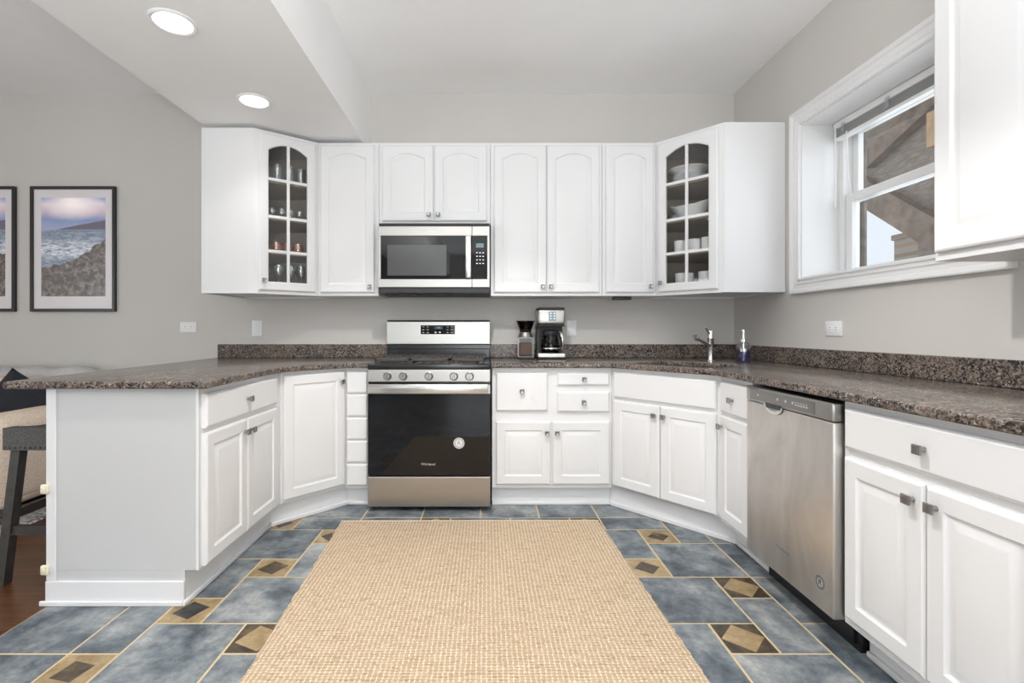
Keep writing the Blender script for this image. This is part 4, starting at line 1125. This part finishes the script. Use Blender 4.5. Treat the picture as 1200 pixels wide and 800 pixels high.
b0 = rloc(.085, .100, bz); o = one('soup_bowl', 'white bowl in the stack nearer the window at the bottom of the right glass-door cabinet', 'bowl', 'right stack of white bowls', lambda bm: lathe(bm, bowlp, n=30), 'porcelain', b0); copies(o, [(b0[0], b0[1], b0[2]+k*.0165) for k in range(1, 6)])
one('glazed_pot', 'dark red glazed pot behind the white bowls at the bottom of the right glass-door cabinet', 'pot', None, lambda bm: lathe(bm, [(0, 0), (.035, 0), (.052, .04), (.055, .075), (.042, .11), (.045, .118), (.040, .118), (.038, .11), (.05, .075), (0, .006)]), 'redware', rloc(-.16, .235, bz))

# ================================================================== PICTURES
def picture(x0, x1, z0, z1, seed, rise, label):
    p = thing('framed_picture', label, 'picture', (x0, YW, z0), 0, 'framed sea pictures on the living room wall')
    w, h, b = x1-x0, z1-z0, .022
    bm = bmesh.new(); box(bm, 0, b, -.025, 0, 0, h, .002); box(bm, w-b, w, -.025, 0, 0, h, .002); box(bm, b, w-b, -.025, 0, 0, b, .002); box(bm, b, w-b, -.025, 0, h-b, h, .002)
    build('frame', bm, 'frame', p)
    bm = bmesh.new(); box(bm, b, w-b, -.012, 0, b, h-b); build('mat_board', bm, 'mat', p)
    pw_, ph_ = .485, .745
    bm = bmesh.new(); box(bm, 0, pw_, -.001, 0, 0, ph_)
    a = build('print', bm, seascape('seascape_print', seed, rise), p); a.location = ((w-pw_)/2, -.0122, (h-ph_)/2+.015)
    bm = bmesh.new(); box(bm, b, w-b, -.018, -.016, b, h-b); build('glazing', bm, 'picture_glazing', p)
picture(-3.446, -2.804, 1.262, 2.208, 1.3, 1.0, 'dark framed print of surf on a rocky shore under a low sun')
picture(-4.204, -3.562, 1.262, 2.208, 5.1, .5, 'dark framed sea print cut by the left edge of view')

# ================================================================== JUTE RUG
def jute_rug():
    r_ = thing('jute_rug', 'tan woven jute rug with pale cross stitching in the middle of the tiled floor', 'rug', (0, 2.0, 0.0))
    C = [(-.846, 2.866), (.656, 2.874), (.735, .95), (-.752, .95)]
    bm = bmesh.new(); nx, ny = 60, 90; Vv = []
    rnd = random.Random(3)
    ja = [rnd.uniform(-.004, .004) for _ in range(ny+1)]; jb = [rnd.uniform(-.004, .004) for _ in range(ny+1)]
    for j in range(ny+1):
        t_ = j/ny; rowv = []
        for i in range(nx+1):
            s_ = i/nx
            top = Vector(C[0])*(1-s_)+Vector(C[1])*s_; bot = Vector(C[3])*(1-s_)+Vector(C[2])*s_
            p = top*(1-t_)+bot*t_
            k = max(0, 1-s_*8)*ja[j]+max(0, 1-(1-s_)*8)*jb[j]
            z = .011+.0015*math.sin(9*s_+3*t_)*math.sin(14*t_)
            if i in (0, nx) or j in (0, ny): z = .006
            rowv.append(bm.verts.new((p.x+k, p.y-2.0, z)))
        Vv.append(rowv)
    for j in range(ny):
        for i in range(nx): bm.faces.new((Vv[j][i], Vv[j+1][i], Vv[j+1][i+1], Vv[j][i+1]))
    loop = [Vv[0][i] for i in range(nx+1)]+[Vv[j][nx] for j in range(1, ny+1)]+[Vv[ny][i] for i in range(nx-1, -1, -1)]+[Vv[j][0] for j in range(ny-1, 0, -1)]
    lo = [bm.verts.new((v.co.x, v.co.y, .0003)) for v in loop]
    for k in range(len(loop)): bm.faces.new((loop[k], loop[(k+1) % len(loop)], lo[(k+1) % len(loop)], lo[k]))
    bm.faces.new(lo)
    build('weave', bm, 'jute', r_, 60)
    for (p, q) in ((C[0], C[1]), (C[3], C[2])):
        bm = bmesh.new()
        pts = [(p[0]+(q[0]-p[0])*k/40, p[1]+(q[1]-p[1])*k/40-2.0, .0055) for k in range(41)]
        tube(bm, pts, .0052, 8)
        build('binding', bm, 'jute_edge', r_, True)
jute_rug()

# ================================================================== WINDOW BLIND
bl = thing('window_blind', 'white mini blind raised to the top of the kitchen window', 'blind', (2.075, 2.37, 2.335))
y0, y1 = -.535, .535
bm = bmesh.new(); box(bm, -.022, .018, y0, y1, -.034, .004, .004, 2); build('headrail', bm, 'plastic_white', bl)
bm = bmesh.new()
for k in range(9): box(bm, -.020, .016, y0+.006, y1-.006, -.040-k*.0052-.0012, -.040-k*.0052+.0008)
build('slats', bm, plain('grey_white_slat', (.50, .50, .50), .4), bl)
bm = bmesh.new(); box(bm, -.022, .018, y0+.004, y1-.004, -.104, -.086, .004, 2); build('bottom_rail', bm, 'plastic_white', bl)
for y in (.45, .14, -.17, -.45):
    bm = bmesh.new(); box(bm, -.030, -.022, y-.014, y+.014, -.075, -.020, .004, 2); build('clip', bm, 'ware_glass', bl)
bm = bmesh.new(); tube(bm, [(-.030, .505, -.03), (-.034, .500, -.20), (-.036, .497, -.50)], .0045, 8); build('wand', bm, 'plastic_white', bl)
bm = bmesh.new(); tube(bm, [(-.026, .42, -.08), (-.026, .405, -.30), (-.024, .39, -.46)], .0022, 6); tube(bm, [(-.026, .425, -.08), (-.026, .415, -.30), (-.024, .39, -.46)], .0022, 6); build('cord', bm, 'plastic_white', bl)

# ================================================================== OUTSIDE
po = thing('porch_stair', 'weathered wooden porch stair seen from beneath outside the window', 'stair', (4.5, 5.0, 0))
bm = bmesh.new()
prism_pts = []
def yz_prism(bm, pts, x0, x1):
    t = bmesh.new(); a = [t.verts.new((x0, p[0], p[1])) for p in pts]; b = [t.verts.new((x1, p[0], p[1])) for p in pts]
    t.faces.new(a); t.faces.new(b[::-1])
    for i in range(len(pts)): t.faces.new((a[i], a[(i+1) % len(pts)], b[(i+1) % len(pts)], b[i]))
    merge(bm, t)
wo = Matrix.Translation((4.5, 5.0, 0))
yz_prism(bm, [(5.95, 2.71), (5.95, 3.05), (3.1, .96), (3.1, .62)], 4.40, 4.50); build('stringer', bm, 'porch_beam', po, world_of=wo)
bm = bmesh.new(); yz_prism(bm, [(6.0, 2.90), (6.0, 4.6), (2.2, 4.6), (2.2, -.3), (5.14, -.3), (5.14, 2.27)], 4.52, 4.60); build('board_wall', bm, 'porch', po, world_of=wo)
bm = bmesh.new(); box(bm, 2.9, 4.5, 2.2, 6.0, 4.4, 4.55); build('deck', bm, 'porch', po, world_of=wo)
bm = bmesh.new(); box(bm, 4.30, 4.385, 3.2, 3.34, 2.6, 4.4, .004); build('post', bm, 'porch_beam', po, world_of=wo)
bm = bmesh.new(); yz_prism(bm, [(5.7, 3.0), (5.7, 3.2), (4.3, 3.75), (4.3, 3.55)], 4.40, 4.50); build('brace', bm, 'porch_beam', po, world_of=wo)
bm = bmesh.new(); box(bm, 4.30, 4.39, 4.62, 4.80, 2.90, 3.24, .004); c = build('reflection_block', bm, 'reflection_orange', po, world_of=wo); c['label'] = 'pale orange block imitating a reflection in the window'  # added block, painted as the interior's reflection in the pane
bm = bmesh.new(); box(bm, 6.0, 6.35, 6.72, 7.22, -.3, 2.44, 0); box(bm, 5.97, 6.38, 6.69, 7.25, 2.44, 2.52, .01)
tag(build('brick_pier', bm, 'brick'), 'tan brick pier outside beyond the lower window pane', 'brick pier')
rl_ = thing('railing', 'thin grey-blue railing far outside the lower window pane', 'railing', (9.0, 11.0, 0))
bm = bmesh.new(); box(bm, -.03, .03, -1.5, 1.5, 2.50, 2.56); build('top_rail', bm, 'rail', rl_)
for k in range(10):
    bm = bmesh.new(); y = -1.4+k*.3; box(bm, -.015, .015, y-.02, y+.02, -.3, 2.55); build('baluster', bm, 'rail', rl_)
bm = bmesh.new(); box(bm, WX+.01, 40, -20, 60, -.45, -.30); struct('ground', bm, plain('paved_ground', (.30, .29, .28), .9))

# ================================================================== LIVING ROOM
bm = bmesh.new(); box(bm, -4.9, -2.62, 1.2, 3.1, 0.0002, .010, .003); tag(build('area_rug', bm, 'rug2'), 'grey and white patterned area rug under the beige sofa', 'rug')
so = thing('sofa', 'beige fabric sofa against the wall under the pictures', 'sofa', (-3.75, 3.2, .010))
def cushion(x0, x1, y0, y1, z0, z1, r, seg=4):
    bm = bmesh.new(); box(bm, x0, x1, y0, y1, z0, z1, r, seg); return bm
build('base', cushion(-1.04, 1.04, -.47, .46, .10, .33, .03), 'sofa', so, 60)
arm_r = build('arm', cushion(.80, 1.05, -.50, .46, .095, .625, .085, 5), 'sofa', so, 60)
build('arm', cushion(-1.05, -.80, -.50, .46, .095, .625, .085, 5), 'sofa', so, 60)
build('backrest', cushion(-.92, .92, .22, .48, .20, .78, .07, 4), 'sofa', so, 60)
for k in (-1, 1): build('seat_cushion', cushion(min(0, k*.80)+.003, max(0, k*.80)-.003, -.48, .24, .33, .47, .045, 3), 'sofa', so, 60)
for k in (-1, 1): build('back_cushion', cushion(min(0, k*.79)+.004, max(0, k*.79)-.004, .02, .22, .46, .80, .07, 4), 'cushion', so, 60)
for sx in (-1, 1):
    for y in (-.43, .40):
        bm = bmesh.new(); box(bm, sx*.95-.03, sx*.95+.03, y-.03, y+.03, 0, .10, .004); build('leg', bm, 'blackmat', so)
# throw draped over the back
bm = bmesh.new(); t = bmesh.new(); nx, ny = 24, 16; V_ = []
prof_ = [(.205, .55), (.195, .70), (.20, .79), (.24, .832), (.33, .850), (.43, .838), (.497, .80), (.503, .70), (.503, .62)]
for i in range(nx+1):
    x = .10+.83*i/nx; rowv = []
    for (y, z) in prof_: rowv.append(t.verts.new((x, y, z+.010*math.sin(x*22+y*9)-(.03*max(0, (x-.8)/.13)**2 if z > .7 else 0))))
    V_.append(rowv)
for i in range(nx):
    for j in range(len(prof_)-1): t.faces.new((V_[i][j], V_[i+1][j], V_[i+1][j+1], V_[i][j+1]))
bmesh.ops.solidify(t, geom=t.faces[:], thickness=.012); merge(bm, t)
tag(build('throw_blanket', bm, 'throw', None, 60), 'pale grey blanket draped over the sofa back', 'blanket').location = (-3.75, 3.2, .010)
# navy pillow leaning in the sofa corner
def pillow_bm(s, th):
    bm = bmesh.new(); n = 16; top = []; bot = []
    for j in range(n+1):
        a = []; b = []
        for i in range(n+1):
            x = -1+2*i/n; z = -1+2*j/n
            pin = 1-.10*(1-max(abs(x), abs(z))**0)*0
            f_ = (max(0, 1-x*x)*max(0, 1-z*z))**.42
            px = x*s/2*(1-.07*(1-z*z)); pz = z*s/2*(1-.07*(1-x*x))
            a.append(bm.verts.new((px, -th/2*f_, pz))); b.append(a[-1] if f_ < 1e-6 else bm.verts.new((px, th/2*f_, pz)))
        top.append(a); bot.append(b)
    for j in range(n):
        for i in range(n):
            bm.faces.new((top[j][i], top[j][i+1], top[j+1][i+1], top[j+1][i]))
            bm.faces.new((bot[j][i], bot[j+1][i], bot[j+1][i+1], bot[j][i+1]))
    return bm
pb = build('throw_pillow', pillow_bm(.33, .12), 'navy', None, 60); tag(pb, 'dark navy square pillow standing on its corner against the sofa arm', 'pillow')
pb.location = (-2.99, 3.13, .655); pb.rotation_euler = (math.radians(-14), math.radians(36), math.radians(25))

# ---- counter stool under the overhang
sl = thing('counter_stool', 'charcoal saddle-seat counter stool with dark legs under the peninsula overhang', 'stool', (-1.975, 2.40, 0))
bm = bmesh.new(); t = bmesh.new(); nx, ny = 10, 20; V_ = []; Vb = []
for j in range(ny+1):
    y = -.24+.48*j/ny; rowv = []; rb = []
    for i in range(nx+1):
        x = -.155+.31*i/nx
        z = .672+.030*(abs(y)/.24)**2.2
        ed_ = max(abs(x)/.155, abs(y)/.24); z -= .012*max(0, (ed_-.86)/.14)**2
        rowv.append(t.verts.new((x, y, z))); rb.append(t.verts.new((x, y, .592)))
    V_.append(rowv); Vb.append(rb)
for j in range(ny):
    for i in range(nx):
        t.faces.new((V_[j][i], V_[j][i+1], V_[j+1][i+1], V_[j+1][i])); t.faces.new((Vb[j][i], Vb[j+1][i], Vb[j+1][i+1], Vb[j][i+1]))
for j in range(ny): t.faces.new((V_[j][0], V_[j+1][0], Vb[j+1][0], Vb[j][0])); t.faces.new((V_[j][nx], Vb[j][nx], Vb[j+1][nx], V_[j+1][nx]))
for i in range(nx): t.faces.new((V_[0][i], Vb[0][i], Vb[0][i+1], V_[0][i+1])); t.faces.new((V_[ny][i], V_[ny][i+1], Vb[ny][i+1], Vb[ny][i]))
merge(bm, t); seat = build('seat', bm, 'stool_fab', sl, 50)
bm = bmesh.new()
for k in range(14):
    x = -.145+.29*k/13
    for y in (-.241, .241): lathe(bm, [(0, .003), (.004, .002), (.0055, 0)], n=8, mat4=Matrix.Translation((x, y, .604)) @ Matrix.Rotation(PI/2 if y < 0 else -PI/2, 4, 'X'))
for k in range(22):
    y = -.23+.46*k/21
    for x in (-.156, .156): lathe(bm, [(0, .003), (.004, .002), (.0055, 0)], n=8, mat4=Matrix.Translation((x, y, .604)) @ Matrix.Rotation(PI/2 if x > 0 else -PI/2, 4, 'Y'))
n_ = build('nailhead_trim', bm, 'frame', seat, 50)
def bar(bm, a, b, wx, wy):
    a = Vector(a); b = Vector(b); t = bmesh.new()
    lo = [t.verts.new(a+Vector((sx*wx, sy*wy, 0))) for sx, sy in ((-1, -1), (1, -1), (1, 1), (-1, 1))]; hi = [t.verts.new(b+Vector((sx*wx, sy*wy, 0))) for sx, sy in ((-1, -1), (1, -1), (1, 1), (-1, 1))]
    t.faces.new(lo[::-1]); t.faces.new(hi)
    for i in range(4): t.faces.new((lo[i], lo[(i+1) % 4], hi[(i+1) % 4], hi[i]))
    merge(bm, t)
for sx in (-1, 1):
    for sy in (-1, 1):
        bm = bmesh.new(); bar(bm, (sx*.158, sy*.235, 0), (sx*.118, sy*.20, .592), .020, .020); build('leg', bm, 'stool_wood', sl)
def legat(sx, sy, z): f_ = z/.592; return Vector((sx*(.158-.040*f_), sy*(.235-.035*f_), z))
for sy in (-1, 1):
    p, q = legat(-1, sy, .235), legat(1, sy, .235); bm = bmesh.new(); box(bm, p.x+.015, q.x-.015, p.y-.011, p.y+.011, .215, .255); build('stretcher', bm, 'stool_wood', sl)
for sx in (-1, 1):
    p, q = legat(sx, -1, .30), legat(sx, 1, .30); bm = bmesh.new(); box(bm, p.x-.011, p.x+.011, p.y+.015, q.y-.015, .280, .320); build('stretcher', bm, 'stool_wood', sl)

# ================================================================== LAMPS
def downlight(label, x, y, z, power, size=.19, cone=150, blend=.6, col=(1, .97, .93)):
    o = thing('downlight', label, 'ceiling light', (x, y, z), 0, 'round recessed downlights')
    R_ = size/2
    bm = bmesh.new(); lathe(bm, [(R_*.78, 0), (R_*.80, -.006), (R_*.92, -.009), (R_, -.004), (R_, 0)], n=40); build('trim_ring', bm, 'white_trim', o, 40)
    bm = bmesh.new(); lathe(bm, [(0, -.003), (R_*.80, -.003), (R_*.80, 0)], n=40); build('lens', bm, 'lamp', o)
    l = bpy.data.lights.new('downlight_beam', 'SPOT'); l.energy = power; l.color = col; l.spot_size = math.radians(cone); l.spot_blend = blend; l.shadow_soft_size = .05
    b = bpy.data.objects.new('downlight_beam', l); COL.objects.link(b); b.parent = o; b.location = (0, 0, -.07)
    return o
downlight('round recessed downlight in the soffit nearer the viewer', -1.352, 2.118, ZS, DOWN_SOFFIT, .19, 120, .8)
downlight('round recessed downlight in the soffit above the left corner cabinet', -1.345, 2.843, ZS, DOWN_SOFFIT, .19, 120, .8)
downlight('round recessed downlight in the kitchen ceiling over the jute rug', -.12, 1.5, ZC, DOWN_MAIN, .16, 118, .24)
downlight('round recessed downlight in the kitchen ceiling near the window', .95, 2.40, ZC, DOWN_RIGHT, .16, 130, .4)
downlight('added round fill lamp in the ceiling behind the viewer', 0.3, -2.6, ZC, FILL_BACK, .16, 150)  # this lamp and the next are unseen, added as general fill
downlight('added round fill lamp in the living room ceiling', -3.4, .6, ZC, FILL_BACK, .16, 150)
